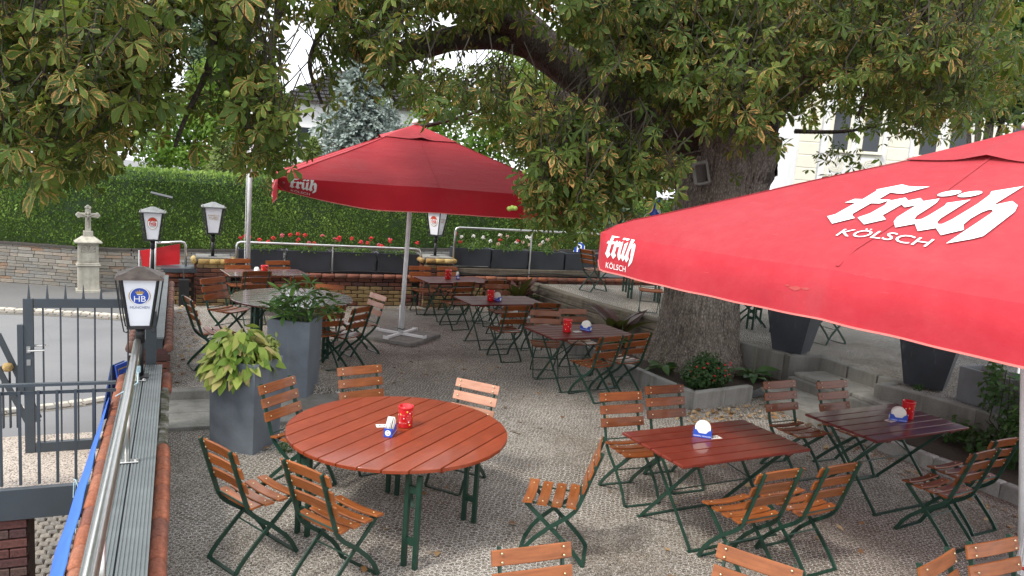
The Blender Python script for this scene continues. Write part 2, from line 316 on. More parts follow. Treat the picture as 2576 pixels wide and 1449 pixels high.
# ------------------------------------------------------------------ mesh helpers
class MB:
    def __init__(s): s.v = []; s.f = []
    def add(s, vs, fs):
        k = len(s.v); s.v += [tuple(p) for p in vs]; s.f += [tuple(i + k for i in q) for q in fs]; return s
    def box(s, c, d, rz=0):
        hx, hy, hz = d[0] / 2, d[1] / 2, d[2] / 2; ca, sa = cos(rz), sin(rz); vs = []
        for z in (-hz, hz):
            for x, y in ((-hx, -hy), (hx, -hy), (hx, hy), (-hx, hy)): vs.append((c[0] + x * ca - y * sa, c[1] + x * sa + y * ca, c[2] + z))
        return s.add(vs, [(3, 2, 1, 0), (4, 5, 6, 7), (0, 1, 5, 4), (1, 2, 6, 5), (2, 3, 7, 6), (3, 0, 4, 7)])
    def cbox(s, c, d, ch=.004, rz=0):
        """box with chamfered edges"""
        hx, hy, hz = d[0] / 2, d[1] / 2, d[2] / 2; ch = min(ch, hx * .9, hy * .9, hz * .9); ca, sa = cos(rz), sin(rz); vs = []
        def ring(z, i):
            a, b = hx - i, hy - i
            for x, y in ((-a, -b), (a, -b), (a, b), (-a, b)): vs.append((c[0] + x * ca - y * sa, c[1] + x * sa + y * ca, c[2] + z))
        ring(-hz, ch); ring(-hz + ch, 0); ring(hz - ch, 0); ring(hz, ch)
        fs = [(3, 2, 1, 0), (12, 13, 14, 15)]
        for k in range(3):
            for i in range(4): j = (i + 1) % 4; fs.append((4 * k + i, 4 * k + j, 4 * k + 4 + j, 4 * k + 4 + i))
        return s.add(vs, fs)
    def sweep(s, path, prof, up=(0, 0, 1), cap=True, scale=None):
        """sweep a closed 2D profile (side, up) along a path"""
        P = [Vector(p) for p in path]; n = len(prof); vs = []; fs = []; upv = Vector(up)
        for i, p in enumerate(P):
            t = (P[min(i + 1, len(P) - 1)] - P[max(i - 1, 0)]).normalized()
            sd = t.cross(upv)
            if sd.length < 1e-4: sd = t.cross(Vector((0, 1, .01)))
            sd.normalize(); u = sd.cross(t).normalized(); k = 1 if scale is None else scale[i]
            for a, b in prof: vs.append(p + sd * a * k + u * b * k)
        for i in range(len(P) - 1):
            for j in range(n): j2 = (j + 1) % n; fs.append((i * n + j, i * n + j2, (i + 1) * n + j2, (i + 1) * n + j))
        if cap: fs.append(tuple(range(n))[::-1]); fs.append(tuple(range((len(P) - 1) * n, len(P) * n)))
        return s.add(vs, fs)
    def tube(s, path, r, n=8, cap=True):
        rs = r if hasattr(r, '__len__') else [r] * len(path)
        return s.sweep(path, [(cos(2 * pi * k / n), sin(2 * pi * k / n)) for k in range(n)], cap=cap, scale=rs)
    def bar(s, path, wd, th, up=(0, 0, 1)):
        return s.sweep(path, [(-wd / 2, -th / 2), (wd / 2, -th / 2), (wd / 2, th / 2), (-wd / 2, th / 2)], up)
    def lathe(s, prof, n=20, c=(0, 0, 0)):
        vs = []; fs = []
        for r, z in prof:
            for k in range(n): a = 2 * pi * k / n; vs.append((c[0] + r * cos(a), c[1] + r * sin(a), c[2] + z))
        for i in range(len(prof) - 1):
            for k in range(n): k2 = (k + 1) % n; fs.append((i * n + k, i * n + k2, (i + 1) * n + k2, (i + 1) * n + k))
        if prof[0][0] > 1e-5: fs.append(tuple(range(n))[::-1])
        if prof[-1][0] > 1e-5: fs.append(tuple(range((len(prof) - 1) * n, len(prof) * n)))
        return s.add(vs, fs)
    def prism(s, poly, z0, z1):
        n = len(poly); vs = [(x, y, z0) for x, y in poly] + [(x, y, z1) for x, y in poly]
        fs = [tuple(range(n))[::-1], tuple(range(n, 2 * n))] + [(i, (i + 1) % n, n + (i + 1) % n, n + i) for i in range(n)]
        return s.add(vs, fs)
    def frustum(s, c, b0, b1, z0, z1, rz=0, cut=0):
        """four sided taper, optional cut corners"""
        ca, sa = cos(rz), sin(rz); vs = []
        for hb, z in ((b0, z0), (b1, z1)):
            hx, hy = (hb if hasattr(hb, '__len__') else (hb, hb)); k = cut
            pts = [(-hx, -hy), (hx, -hy), (hx, hy), (-hx, hy)] if not k else [(-hx + k, -hy), (hx - k, -hy), (hx, -hy + k), (hx, hy - k), (hx - k, hy), (-hx + k, hy), (-hx, hy - k), (-hx, -hy + k)]
            for x, y in pts: vs.append((c[0] + x * ca - y * sa, c[1] + x * sa + y * ca, z))
        n = len(vs) // 2
        return s.add(vs, [tuple(range(n))[::-1], tuple(range(n, 2 * n))] + [(i, (i + 1) % n, n + (i + 1) % n, n + i) for i in range(n)])
    def mesh(s, name, mat, smooth=False):
        me = bpy.data.meshes.new(name); me.from_pydata(s.v, [], s.f); me.materials.append(MATS[mat])
        if smooth: me.polygons.foreach_set('use_smooth', [True] * len(me.polygons))
        me.update(); return me
    def build(s, name, mat, parent=None, loc=None, rz=0, smooth=False):
        return link(name, s.mesh(name, mat, smooth), parent, loc, rz)
def link(name, me, parent=None, loc=None, rz=0, rot=None, scl=None):
    ob = bpy.data.objects.new(name, me); COL.objects.link(ob)
    if parent is not None: ob.parent = parent
    if loc is not None: ob.location = loc
    if rot is not None: ob.rotation_euler = rot
    elif rz: ob.rotation_euler = (0, 0, rz)
    if scl is not None: ob.scale = (scl,) * 3 if not hasattr(scl, '__len__') else scl
    return ob
def tag(ob, label=None, cat=None, group=None, kind=None):
    if label: ob['label'] = label
    if cat: ob['category'] = cat
    if group: ob['group'] = group
    if kind: ob['kind'] = kind
    return ob
def thing(name, label, cat, loc=(0, 0, 0), rz=0, group=None):
    return tag(link(name, None, None, loc, rz), label, cat, group)
def copy_tree(src, parent=None):
    c = src.copy(); COL.objects.link(c)
    if parent is not None: c.parent = parent
    for ch in KIDS.get(src.name, []): copy_tree(ch, c)
    return c
KIDS = {}
def index_kids(root):
    def rec(ob):
        KIDS[ob.name] = list(ob.children)
        for c in ob.children: rec(c)
    rec(root)
def np_mesh(name, verts, tris, mat, attrs=None, smooth=False, quads=False):
    me = bpy.data.meshes.new(name); nv, nf = len(verts), len(tris); k = 4 if quads else 3
    me.vertices.add(nv); me.vertices.foreach_set('co', np.asarray(verts, np.float32).ravel())
    me.loops.add(nf * k); me.loops.foreach_set('vertex_index', np.asarray(tris, np.int32).ravel())
    me.polygons.add(nf); me.polygons.foreach_set('loop_start', np.arange(0, nf * k, k, dtype=np.int32))
    me.polygons.foreach_set('loop_total', np.full(nf, k, np.int32))
    if smooth: me.polygons.foreach_set('use_smooth', np.ones(nf, bool))
    for an, av in (attrs or {}).items():
        a = me.attributes.new(an, 'FLOAT', 'POINT'); a.data.foreach_set('value', np.asarray(av, np.float32))
    me.materials.append(MATS[mat]); me.update(); me.validate(); return me
# ------------------------------------------------------------------ lettering and flat print
_TX = {}
def text_poly(txt):
    """built-in lettering as flat triangles, cap height about .7, centred on its width"""
    if txt not in _TX:
        cu = bpy.data.curves.new('lettering', 'FONT'); cu.body = txt; cu.align_x = 'CENTER'; cu.resolution_u = 3
        tmp = bpy.data.objects.new('lettering', cu); COL.objects.link(tmp)
        dg = bpy.context.evaluated_depsgraph_get(); me = bpy.data.meshes.new_from_object(tmp.evaluated_get(dg))
        _TX[txt] = ([(v.co.x, v.co.y) for v in me.vertices], [tuple(p.vertices) for p in me.polygons])
        bpy.data.objects.remove(tmp); bpy.data.curves.remove(cu); bpy.data.meshes.remove(me)
    return _TX[txt]
def polys(*lst):
    vs = []; fs = []
    for p in lst:
        k = len(vs); tri = tessellate_polygon([[Vector((x, y, 0)) for x, y in p]]); vs += p; fs += [tuple(i + k for i in t) for t in tri]
    return vs, fs
def ell(cx, cy, a, b, rot=0, n=20):
    return [(cx + a * cos(t) * cos(rot) - b * sin(t) * sin(rot), cy + a * cos(t) * sin(rot) + b * sin(t) * cos(rot)) for t in (2 * pi * k / n for k in range(n))]
_f = [(385,170),(450,205),(520,220),(605,222),(490,350),(440,348),(385,328),(378,475),(470,480),(435,560),(368,555),(358,770),(385,815),(425,857),(322,958),(203,822),(238,780),(250,540),(165,535),(195,458),(258,465),(265,300),(252,270)]
_r = [(465,508),(548,438),(600,505),(657,455),(708,520),(785,465),(805,540),(808,640),(805,800),(820,860),(840,872),(862,850),(872,780),(882,600),(870,550),(985,480),(960,820),(970,880),(990,905),(1010,898),(1030,820),(1060,560),(1062,400),(1045,335),(1195,240),(1160,580),(1240,510),(1300,580),(1325,680),(1310,1040),(1270,1090),(1165,1175),(1205,720),(1205,680),(1185,650),(1165,660),(1145,700),(1128,800),(1130,890),(1168,965),(1080,1060),(1005,965),(930,1035),(862,935),(780,1015),(720,920),(700,840),(705,600),(650,650),(600,590),(588,810),(650,885),(555,978),(440,850),(480,770),(490,600)]
def _n(p): return [((x - 745) / 1160, (960 - (y - .13 * (x - 322))) / 1160) for x, y in p]
FRUH = polys(_n(_f), _n(_r), _n(ell(800, 366, 70, 50, -.6)), _n(ell(936, 382, 70, 50, -.6)))   # width 1, baseline 0
def decal(name, shape, org, ux, uy, sc, mat, parent, lift=.003, off=(0, 0)):
    ux = Vector(ux).normalized(); uy = Vector(uy).normalized(); n = ux.cross(uy).normalized(); org = Vector(org)
    vs = [org + ux * ((x + off[0]) * sc) + uy * ((y + off[1]) * sc) + n * lift for x, y in shape[0]]
    return MB().add(vs, shape[1]).build(name, mat, parent)
# ------------------------------------------------------------------ the setting
def sheet(name, poly, z, mat, sub=0):
    return tag(MB().add([(x, y, z) for x, y in poly], [tuple(range(len(poly)))]).build(name, mat), kind='structure')
street = sheet('street', [(-300, -300), (300, -300), (300, 300), (-300, 300)], -1.8, 'asphalt')
def ribbon(pts, wd): 
    P = [Vector((x, y)) for x, y in pts]; Lf = []; Rt = []
    for i, p in enumerate(P):
        t = (P[min(i + 1, len(P) - 1)] - P[max(i - 1, 0)]).normalized(); nn = Vector((-t.y, t.x)); Lf.append(p + nn * wd / 2); Rt.append(p - nn * wd / 2)
    return Lf, Rt
WALLP = [(-14, 30.2), (-9, 29.2), (-5.05, 28.0), (-3.9, 27.55), (-2.8, 27.1), (-1.3, 26.9), (1, 27.4), (2.5, 27.8), (4.8, 28.5), (7.6, 29.5), (10.6, 30.3), (14, 31.0), (22, 32.5), (30, 33.5)]
KERBP = [(-14, 25.6), (-9, 24.9), (-6, 24.3), (-4.3, 23.84), (-3.3, 23.6), (-2.4, 23.3), (-1.4, 22.9), (-.4, 22.65), (2, 22.7), (5, 23.4), (10, 25), (20, 27.5), (30, 28.5)]
mb = MB()
for i in range(len(KERBP) - 1):
    a, b = KERBP[i], KERBP[i + 1]
    def wy(x):
        return float(np.interp(x, [p[0] for p in WALLP], [p[1] for p in WALLP]))
    mb.add([(a[0], a[1], -1.72), (b[0], b[1], -1.72), (b[0], wy(b[0]) + .3, -1.70), (a[0], wy(a[0]) + .3, -1.70)], [(0, 1, 2, 3)])
    mb.add([(a[0], a[1], -1.81), (b[0], b[1], -1.81), (b[0], b[1], -1.72), (a[0], a[1], -1.72)], [(0, 1, 2, 3)])
tag(mb.build('pavement', 'asphalt_walk'), kind='structure')
def stone_row(parent, pts, ln, wd, z, mat, hgt=.05, name='cobble', jit=.012, nmax=200):
    P = [Vector(p) for p in pts]; seg = [(P[i + 1] - P[i]).length for i in range(len(P) - 1)]; tot = sum(seg)
    ms = [MB().cbox((0, 0, 0), (ln * .93, wd * .93, hgt), .012).mesh(name, mat) for _ in range(2)]
    n = min(nmax, int(tot / ln))
    for k in range(n):
        d = (k + .5) * ln; i = 0
        while i < len(seg) - 1 and d > seg[i]: d -= seg[i]; i += 1
        t = (P[i + 1] - P[i]).normalized(); p = P[i] + t * d
        link(name, ms[k % 2], parent, (p.x, p.y, z + random.uniform(-jit, jit) * .5), rot=(random.uniform(-.04, .04), random.uniform(-.04, .04), atan2(t.y, t.x) + random.uniform(-.04, .04)), scl=(random.uniform(.88, 1.04), random.uniform(.9, 1.06), 1))
ks = [p for p in KERBP if -7 < p[0] < 3]
kerbrow = sheet('kerb', [(p[0], p[1] - .55) for p in ks] + [(p[0], p[1] - .01) for p in ks][::-1], -1.792, 'mortar')
stone_row(kerbrow, [(x, y - .12) for x, y in ks], .24, .20, -1.765, 'cobble_pale', .10)
stone_row(kerbrow, [(x, y - .36) for x, y in ks], .20, .17, -1.785, 'cobble_stone', .05, nmax=60)
gutter = sheet('gutter', [(-4.0, 13.9), (-2.4, 14.5), (-1.5, 14.8), (-.6, 15.3), (-.6, 15.75), (-1.5, 15.2), (-2.4, 14.95), (-4, 14.35)], -1.795, 'mortar')
stone_row(gutter, [(-4, 14.25), (-2.4, 14.86), (-1.5, 15.1), (-.6, 15.62)], .22, .14, -1.785, 'cobble_pale', .04)
stone_row(gutter, [(-4, 14.08), (-2.4, 14.68), (-1.5, 14.93), (-.6, 15.45)], .19, .17, -1.787, 'cobble_stone', .04)
# cobbled yard below the landing
yard = sheet('yard_paving', [(-2.6, 6.5), (-.47, 6.5), (-.47, 13.2), (-2.6, 11.2)], -1.794, 'mortar')
cob = [MB().cbox((0, 0, 0), (.112, .095, .05), .016).mesh('cobble', 'cobble_stone') for _ in range(2)]
k = 0
for j in range(34):
    for i in range(14):
        x = -1.78 + i * .122 + (j % 2) * .06; y = 7.95 + j * .105 + .03 * sin(i * .9)
        if k >= 290 or x > -.52: continue
        k += 1; link('cobble', cob[k % 2], yard, (x + random.uniform(-.008, .008), y + random.uniform(-.008, .008), -1.782 + random.uniform(-.008, .006)), rot=(random.uniform(-.07, .07), random.uniform(-.07, .07), random.uniform(-.12, .12)), scl=random.uniform(.9, 1.06))
# terrace: raised ground with a slightly higher patch at the back left, held by a kerb step
def terrace_h(x, y):
    s = min(1, max(0, (2.3 - x) / 1.0)) if y > 9.06 else 0.0
    return .13 * s * s * (3 - 2 * s) * min(1, max(0, (15.2 - y) / 1.5))
mb = MB(); xs = [-.09, .3, .7, 1.1, 1.3, 1.5, 1.7, 1.9, 2.1, 2.3, 3, 4, 5, 6.02]; ys = [-3, 0, 2, 4, 6, 8.02, 9.05, 9.07, 10, 11, 12, 13, 13.7, 14.2, 14.6, 14.93]
idx = {}
for j, y in enumerate(ys):
    for i, x in enumerate(xs): idx[i, j] = len(mb.v); mb.v.append((x, y, terrace_h(x, y)))
for j in range(len(ys) - 1):
    for i in range(len(xs) - 1): mb.f.append((idx[i, j], idx[i + 1, j], idx[i + 1, j + 1], idx[i, j + 1]))
mb.add([(6.02, -3, 0), (12, -3, 0), (12, 7.2, 0), (6.02, 7.2, 0)], [(0, 1, 2, 3)]); mb.add([(6.02, 7.2, 0), (8.7, 7.2, 0), (8.7, 8.4, 0), (6.02, 7.62, 0)], [(0, 1, 2, 3)])
tag(mb.build('terrace_gravel', 'gravel'), kind='structure')
UP = .5
mb = MB(); mb.add([(x, y, UP) for x, y in [(7.1, 14.9), (7.2, 12.6), (7.62, 10.4), (8.02, 9.1), (8.22, 8.3), (8.66, 8.14), (8.66, 6.8), (8.42, 6.7), (8.5, 5.5), (8.6, 0), (30, 0), (30, 14.9)]], [tuple(range(12))])
tag(mb.build('upper_terrace_gravel', 'gravel'), kind='structure')
sheet('planting_soil', [(6.05, 14.6), (6.08, 7.72), (7.1, 7.86), (8.1, 8.3), (8.0, 9.2), (7.6, 10.5), (7.25, 12.6), (7.15, 14.6)], .13, 'soil')
sheet('planting_soil', [(7.62, 6.75), (8.46, 6.65), (8.6, 2), (7.8, 2)], .11, 'soil')
# ------------------------------------------------------------------ far stone wall with hedge
def brick_mesh(name, mat, d, ch=.006): return MB().cbox((0, 0, 0), d, ch).mesh(name, mat)
sw = thing('stone_wall', 'grey brown rubble stone retaining wall below the long hedge across the street', 'wall')
mb = MB()
for i in range(len(WALLP) - 1):
    a, b = WALLP[i], WALLP[i + 1]
    mb.add([(a[0], a[1] + .06, -1.8), (b[0], b[1] + .06, -1.8), (b[0], b[1] + .06, -.50), (a[0], a[1] + .06, -.50), (a[0], a[1] + .5, -.50), (b[0], b[1] + .5, -.50)], [(0, 1, 2, 3), (3, 2, 5, 4)])
mb.build('mortar_backing', 'mortar', sw)
mb = MB()
for i in range(len(WALLP) - 1):
    a, b = WALLP[i], WALLP[i + 1]; mb.bar([(a[0], a[1] + .10, -.455), (b[0], b[1] + .10, -.455)], .36, .07)
mb.build('coping', 'mortar_dark', sw)
seglen = [hypot(WALLP[i + 1][0] - WALLP[i][0], WALLP[i + 1][1] - WALLP[i][1]) for i in range(len(WALLP) - 1)]
def wall_pt(d):
    for i, l in enumerate(seglen):
        if d <= l or i == len(seglen) - 1:
            a, b = WALLP[i], WALLP[i + 1]; t = d / l; return (a[0] + (b[0] - a[0]) * t, a[1] + (b[1] - a[1]) * t, atan2(b[1] - a[1], b[0] - a[0]))
        d -= l
smesh = [brick_mesh('stone', 'wall_stone', (1, .12, 1), .02) for _ in range(2)]
z = -1.8; cnt = 0; rest = MB(); row = 0
while z < -.52:
    hh = random.choice((.085, .10, .115, .13)); hh = min(hh, -.49 - z); d = random.uniform(0, .2)
    while d < sum(seglen) - .5:
        ln = random.uniform(.22, .55); x, y, a = wall_pt(d + ln / 2)
        near = -5.6 < x < .6
        if near and cnt < 298:
            cnt += 1; link('stone', smesh[cnt % 2], sw, (x, y + random.uniform(-.012, .012), z + hh / 2), rot=(0, 0, a), scl=(ln - .014, 1, hh - .012))
        elif -9 < x < 20: rest.cbox((x, y, z + hh / 2), (ln - .014, .12, hh - .012), .01, a)
        d += ln
    z += hh
tag(rest.build('stone_rows', 'wall_stone', sw), kind='stuff')
# hedge
hd = thing('clipped_hedge', 'tall clipped dark green hedge on top of the street wall', 'hedge')
HTOP = 2.08
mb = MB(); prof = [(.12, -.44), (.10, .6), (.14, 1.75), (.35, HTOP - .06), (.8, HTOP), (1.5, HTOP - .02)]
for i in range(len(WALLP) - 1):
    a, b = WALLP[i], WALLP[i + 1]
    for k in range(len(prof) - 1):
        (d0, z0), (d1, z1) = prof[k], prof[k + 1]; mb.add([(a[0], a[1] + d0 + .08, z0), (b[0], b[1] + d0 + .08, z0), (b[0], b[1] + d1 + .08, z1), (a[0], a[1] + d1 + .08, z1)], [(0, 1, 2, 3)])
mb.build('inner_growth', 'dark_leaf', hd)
def scatter_cards(P, N, U, size, rnd, jag=True):
    """small pointed leaf shapes: P positions, N facing, U long axis; returns verts, tris, rnd"""
    n = len(P); Sd = np.cross(N, U); Sd /= np.linalg.norm(Sd, axis=1)[:, None] + 1e-9
    s = size[:, None]; v = np.empty((n, 4, 3))
    v[:, 0] = P; v[:, 1] = P + U * s * .5 + Sd * s * .30 + N * s * .06; v[:, 2] = P + U * s; v[:, 3] = P + U * s * .5 - Sd * s * .30 + N * s * .06
    b = np.arange(n)[:, None] * 4; t = np.concatenate([b + np.array([[0, 1, 2]]), b + np.array([[0, 2, 3]])], 1).reshape(-1, 3)
    return v.reshape(-1, 3), t, np.repeat(rnd, 4)
def unit(a): return a / (np.linalg.norm(a, axis=-1, keepdims=True) + 1e-9)
n = 62000; sl = np.cumsum([0] + seglen); d = RNG.uniform(1, sl[-1] - 6, n)
hx = np.interp(d, sl, [p[0] for p in WALLP]); hy = np.interp(d, sl, [p[1] for p in WALLP])
tt = RNG.uniform(0, 1, n) ** .9; pz = np.interp(tt, [0, .35, .72, .82, .9, 1], [p[1] for p in prof]); py = np.interp(tt, [0, .35, .72, .82, .9, 1], [p[0] for p in prof])
P = np.stack([hx, hy + py + .02 + RNG.normal(0, .045, n) + .07 * np.sin(hx * 1.7) * np.sin(pz * 2.1) + .05 * np.sin(hx * 4.3 + 2 * np.sin(pz * 3)) * np.sin(pz * 5.1 + hx) + .03 * np.sin(hx * 9.1 + pz * 7), pz], 1)
top = np.clip((pz - 1.7) / .35, 0, 1)[:, None]
U = unit(np.stack([RNG.normal(0, .5, n), -.55 - .2 * RNG.random(n), .35 + .8 * RNG.random(n)], 1) * (1 - top) + top * np.stack([RNG.normal(0, .3, n), RNG.normal(-.1, .3, n), np.ones(n)], 1))
N = unit(np.stack([RNG.normal(0, .5, n), -np.ones(n), .5 + RNG.normal(0, .4, n)], 1))
rn = np.clip(.35 + .25 * np.sin(hx * .9 + pz) * np.cos(pz * 2.3 + hx * .4) + RNG.normal(0, .16, n) + .25 * top[:, 0] * (hx < 4), 0, 1)  # paler shoots along the top: new growth, and sunlight put into the colour
v, t, r = scatter_cards(P, N, U, RNG.uniform(.05, .10, n) * np.where(RNG.random(n) < .04, 1.9, 1.0), rn)
tag(link('shoots', np_mesh('shoots', v, t, 'hedge_leaf', {'rnd': r}), hd), kind='stuff')
# ------------------------------------------------------------------ left boundary wall (two lengths with a gap for the steps)
def groove_board(y0, y1, x0, x1, z):
    n = 7; w_ = (x1 - x0); pr = [(-w_ / 2, -.022), (w_ / 2, -.022), (w_ / 2, 0)]
    for k in range(n):
        a = w_ / 2 - (k + .62) * w_ / (n + .4); pr += [(a + .0045, 0), (a + .003, -.005), (a - .003, -.005), (a - .0045, 0)]
    pr.append((-w_ / 2, 0)); xm = (x0 + x1) / 2
    return MB().sweep([(xm, y0, z), (xm, (y0 + y1) / 2, z), (xm, y1, z)], pr)
def roll_tile(mat, ln=.24, r=.052):
    pr = [(r * cos(a), r * sin(a)) for a in (pi * 2 * k / 12 for k in range(12))]
    return MB().sweep([(0, -ln / 2, 0), (0, -ln / 2 + .01, 0), (0, ln / 2 - .01, 0), (0, ln / 2, 0)], pr, scale=[.72, 1, 1, .72]).mesh('coping_tile', mat, True)
tt_ = [roll_tile('tile_terracotta') for _ in range(2)]; tw_ = [roll_tile('tile_weathered', .2) for _ in range(2)]
def boundary(y0, y1, label, tiles, pitch, skip=None, post=False):
    r = thing('boundary_wall', label, 'wall')
    MB().box((-.255, (y0 + y1) / 2, -.61), (.33, y1 - y0, 2.38)).build('wall_core', 'brick_violet', r)
    MB().box((-.255, (y0 + y1) / 2, .635), (.25, y1 - y0 - .02, .11)).build('board_bearer', 'anthracite', r)
    yb = y0
    if post:
        groove_board(y0, y1, -.405, -.33, .715).build('deck_board', 'decking', r); groove_board(y0, y1, -.235, -.115, .715).build('deck_board', 'decking', r)
    else:
        groove_board(y0, y1, -.415, -.268, .715).build('deck_board', 'decking', r); groove_board(y0, y1, -.258, -.113, .715).build('deck_board', 'decking', r)
    n = int((y1 - y0) / pitch)
    for sx in (-.452, -.075):
        for k in range(n):
            y = y1 - (k + .5) * pitch if not post else y0 + (k + .5) * pitch
            if y < 2.2 or (skip and sx > -.2 and skip[0] < y < skip[1]): continue
            link('coping_tile', tiles[k % 2], r, (sx + random.uniform(-.004, .004), y, .585 + random.uniform(-.004, .004)), rot=(random.uniform(-.02, .02), 0, random.uniform(-.02, .02)), scl=(1, pitch / .25 * (1.0 if pitch > .22 else 1.24), 1))
    if skip:
        mb = MB(); yy = skip[0]
        while yy < skip[1]: mb.cbox((-.085, yy + .1, .585), (.07 + random.uniform(0, .02), .2, .07 + random.uniform(-.01, .015)), .02, random.uniform(-.05, .05)); yy += .19
        mb.build('mossy_mortar', 'mossy', r)
    return r
simple('decking', (.125, .142, .145), .55, 0, .18, 5, .25)
q = NT('mossy'); vv = q.coord('Object'); q.col(q.ramp(q.noise(vv, 12, 6), [(.35, (.045, .05, .02)), (.5, (.13, .12, .09)), (.65, (.28, .27, .25))])); q.set(Roughness=.95); q.bump(q.noise(vv, 40, 5), .9, .01)
boundary(-1.0, 7.95, 'near length of the brick boundary wall with grey deck boards on top beside the handrail', tt_, .25, (6.0, 7.45))
bw2 = boundary(9.15, 13.85, 'far length of the brick boundary wall behind the blue crested lantern, topped with deck boards', tw_, .2, None, True)
bm = brick_mesh('brick', 'brick_red', (.20, .03, .07))
for k in range(3):
    link('brick', bm, bw2, (-.15 - .0 * k, 9.14, .48 - k * .082)); link('brick', bm, bw2, (-.37, 9.14, .48 - k * .082))
# steps slab and kerb by the wall gap
sl = thing('entrance_step', 'concrete kerb and paving slabs forming a low step beside the tall slate planters', 'step')
MB().cbox((.62, 9.04, .045), (1.36, .13, .19), .012).build('kerb_stone', 'concrete', sl)
for i in range(2):
    for j in range(2): MB().cbox((.27 + i * .66, 8.26 + j * .48, .012), (.65, .47, .05), .006).build('paving_slab', 'paving', sl)
MB().box((1.55, 8.45, .012), (.50, 1.0, .05)).build('paving_slab', 'paving', sl); MB().box((1.81, 8.45, .02), (.03, 1.02, .07)).build('painted_edge', 'white_paint', sl)
# ------------------------------------------------------------------ landing, railing and gate on the street side
ld = thing('entrance_landing', 'speckled stone entrance landing on a grey steel beam outside the left wall', 'landing')
MB().box((-1.5, 7.5, -.06), (2.1, 1.36, .10)).build('landing_slab', 'granite_landing', ld)
MB().box((-1.5, 6.78, -.09), (2.14, .06, .25)).build('edge_beam', 'anthracite', ld)
MB().beam if False else None
mb = MB(); mb.bar([(-.72, 6.9, -.26), (-.5, 6.9, -.42)], .05, .05); mb.bar([(-1.05, 6.9, -.25), (-.5, 6.9, -.25)], .05, .04); mb.build('bracket', 'black_metal', ld)
pl = thing('brick_pier', 'violet red brick pier carrying the steel landing at the lower left corner', 'pier')
MB().box((-1.56, 7.0, -1.02), (.96, .34, 1.58)).build('pier_core', 'mortar', pl)
bm2 = [brick_mesh('brick', 'brick_violet', (.236, .115, .07), .006) for _ in range(2)]
for c in range(12):
    for k in range(4):
        x = -1.195 - k * .248 - (.124 if c % 2 else 0)
        link('brick', bm2[(c + k) % 2], pl, (x, 6.83 + random.uniform(-.003, .003), -.262 - c * .0825))
    if c % 2: link('brick', bm2[0], pl, (-1.137, 6.83, -.262 - c * .0825), scl=(.48, 1, 1))
rl = thing('landing_railing', 'grey steel bar railing at the edge of the speckled landing', 'railing')
MB().bar([(-2.5, 6.79, .885), (-.44, 6.79, .875)], .042, .022).build('top_rail', 'anthracite', rl); MB().bar([(-2.5, 6.81, .815), (-.44, 6.81, .805)], .012, .026).build('lower_rail', 'anthracite', rl)
bar_ = MB().box((0, 0, 0), (.020, .020, .77)).mesh('railing_bar', 'anthracite')
for k in range(15): link('railing_bar', bar_, rl, (-.60 - k * .128, 6.785, .445))
gt = thing('steel_gate', 'grey steel bar gate with spikes on top and a lever handle', 'gate')
GY = 7.72; gx0, gx1 = -1.21, -.27
MB().box((gx0 + .025, GY, .69), (.075, .05, 1.42)).build('gate_stile', 'anthracite', gt); MB().box((gx1 - .03, GY, .69), (.06, .05, 1.42)).build('gate_stile', 'anthracite', gt)
MB().box(((gx0 + gx1) / 2, GY, 1.36), (gx1 - gx0 - .14, .05, .08)).build('gate_rail', 'anthracite', gt); MB().box(((gx0 + gx1) / 2, GY, .03), (gx1 - gx0 - .14, .05, .10)).build('gate_rail', 'anthracite', gt)
MB().box((gx0 - .035, GY - .01, .86), (.045, .05, .62)).build('latch_plate', 'anthracite', gt)
gb = MB().tube([(0, 0, .07), (0, 0, 1.33)], .0075, 8).mesh('gate_bar', 'anthracite'); sp_ = MB().frustum((0, 0), .011, .002, 0, .125).mesh('spike', 'anthracite')
for k in range(6):
    x = gx0 + .135 + k * .135
    if x < gx1 - .05: link('gate_bar', gb, gt, (x, GY, 0))
    link('spike', sp_, gt, (gx0 + .03 + k * .14, GY, 1.40))
hnd = MB().tube([(gx0 + .03, GY - .025, .945), (gx0 + .03, GY - .075, .945), (gx0 + .155, GY - .075, .95)], .0085, 8).build('lever_handle', 'steel', gt)
MB().tube([(gx0 + .03, GY + .025, .96), (gx0 + .03, GY + .06, .96), (gx0 + .165, GY + .06, .965)], .0085, 8).build('lever_handle', 'steel', gt)
MB().box((gx0 + .025, GY - .027, .83), (.03, .006, .055)).build('keyhole_plate', 'steel', gt); MB().cbox((gx0 + .025, GY - .027, .945), (.03, .006, .06), .002).build('handle_rose', 'steel', gt)
ghp = thing('gate_post', 'dark grey square steel post behind the crested lantern pole', 'post'); MB().cbox((0, 0, .5), (.095, .095, 1.06), .006).build('post_tube', 'anthracite', ghp); ghp.location = (-.215, 8.04, .2)
sh = thing('stair_handrail', 'dark flat steel loop handrail sloping down beyond the gate at the left edge', 'handrail')
MB().bar([(-1.64, 8.3, .93), (-1.52, 8.3, .955), (-1.20, 8.3, .12)], .05, .02, (0, 1, 0)).build('outer_rail', 'anthracite', sh); MB().bar([(-1.62, 8.36, .80), (-1.30, 8.36, .06), (-1.2, 8.3, .11)], .05, .02, (0, 1, 0)).build('inner_rail', 'anthracite', sh)
sb_ = MB().box((0, 0, 0), (.014, .04, .62)).mesh('baluster', 'anthracite')
for k in range(9): link('baluster', sb_, sh, (-1.86 + k * .058, 8.42, .31))
MB().lathe([(.0, 0), (.035, .01), (.048, .045), (.035, .08), (0, .09)], 16).build('wooden_knob', 'tile_yellow', sh, (-1.44, 8.26, .60), smooth=True)
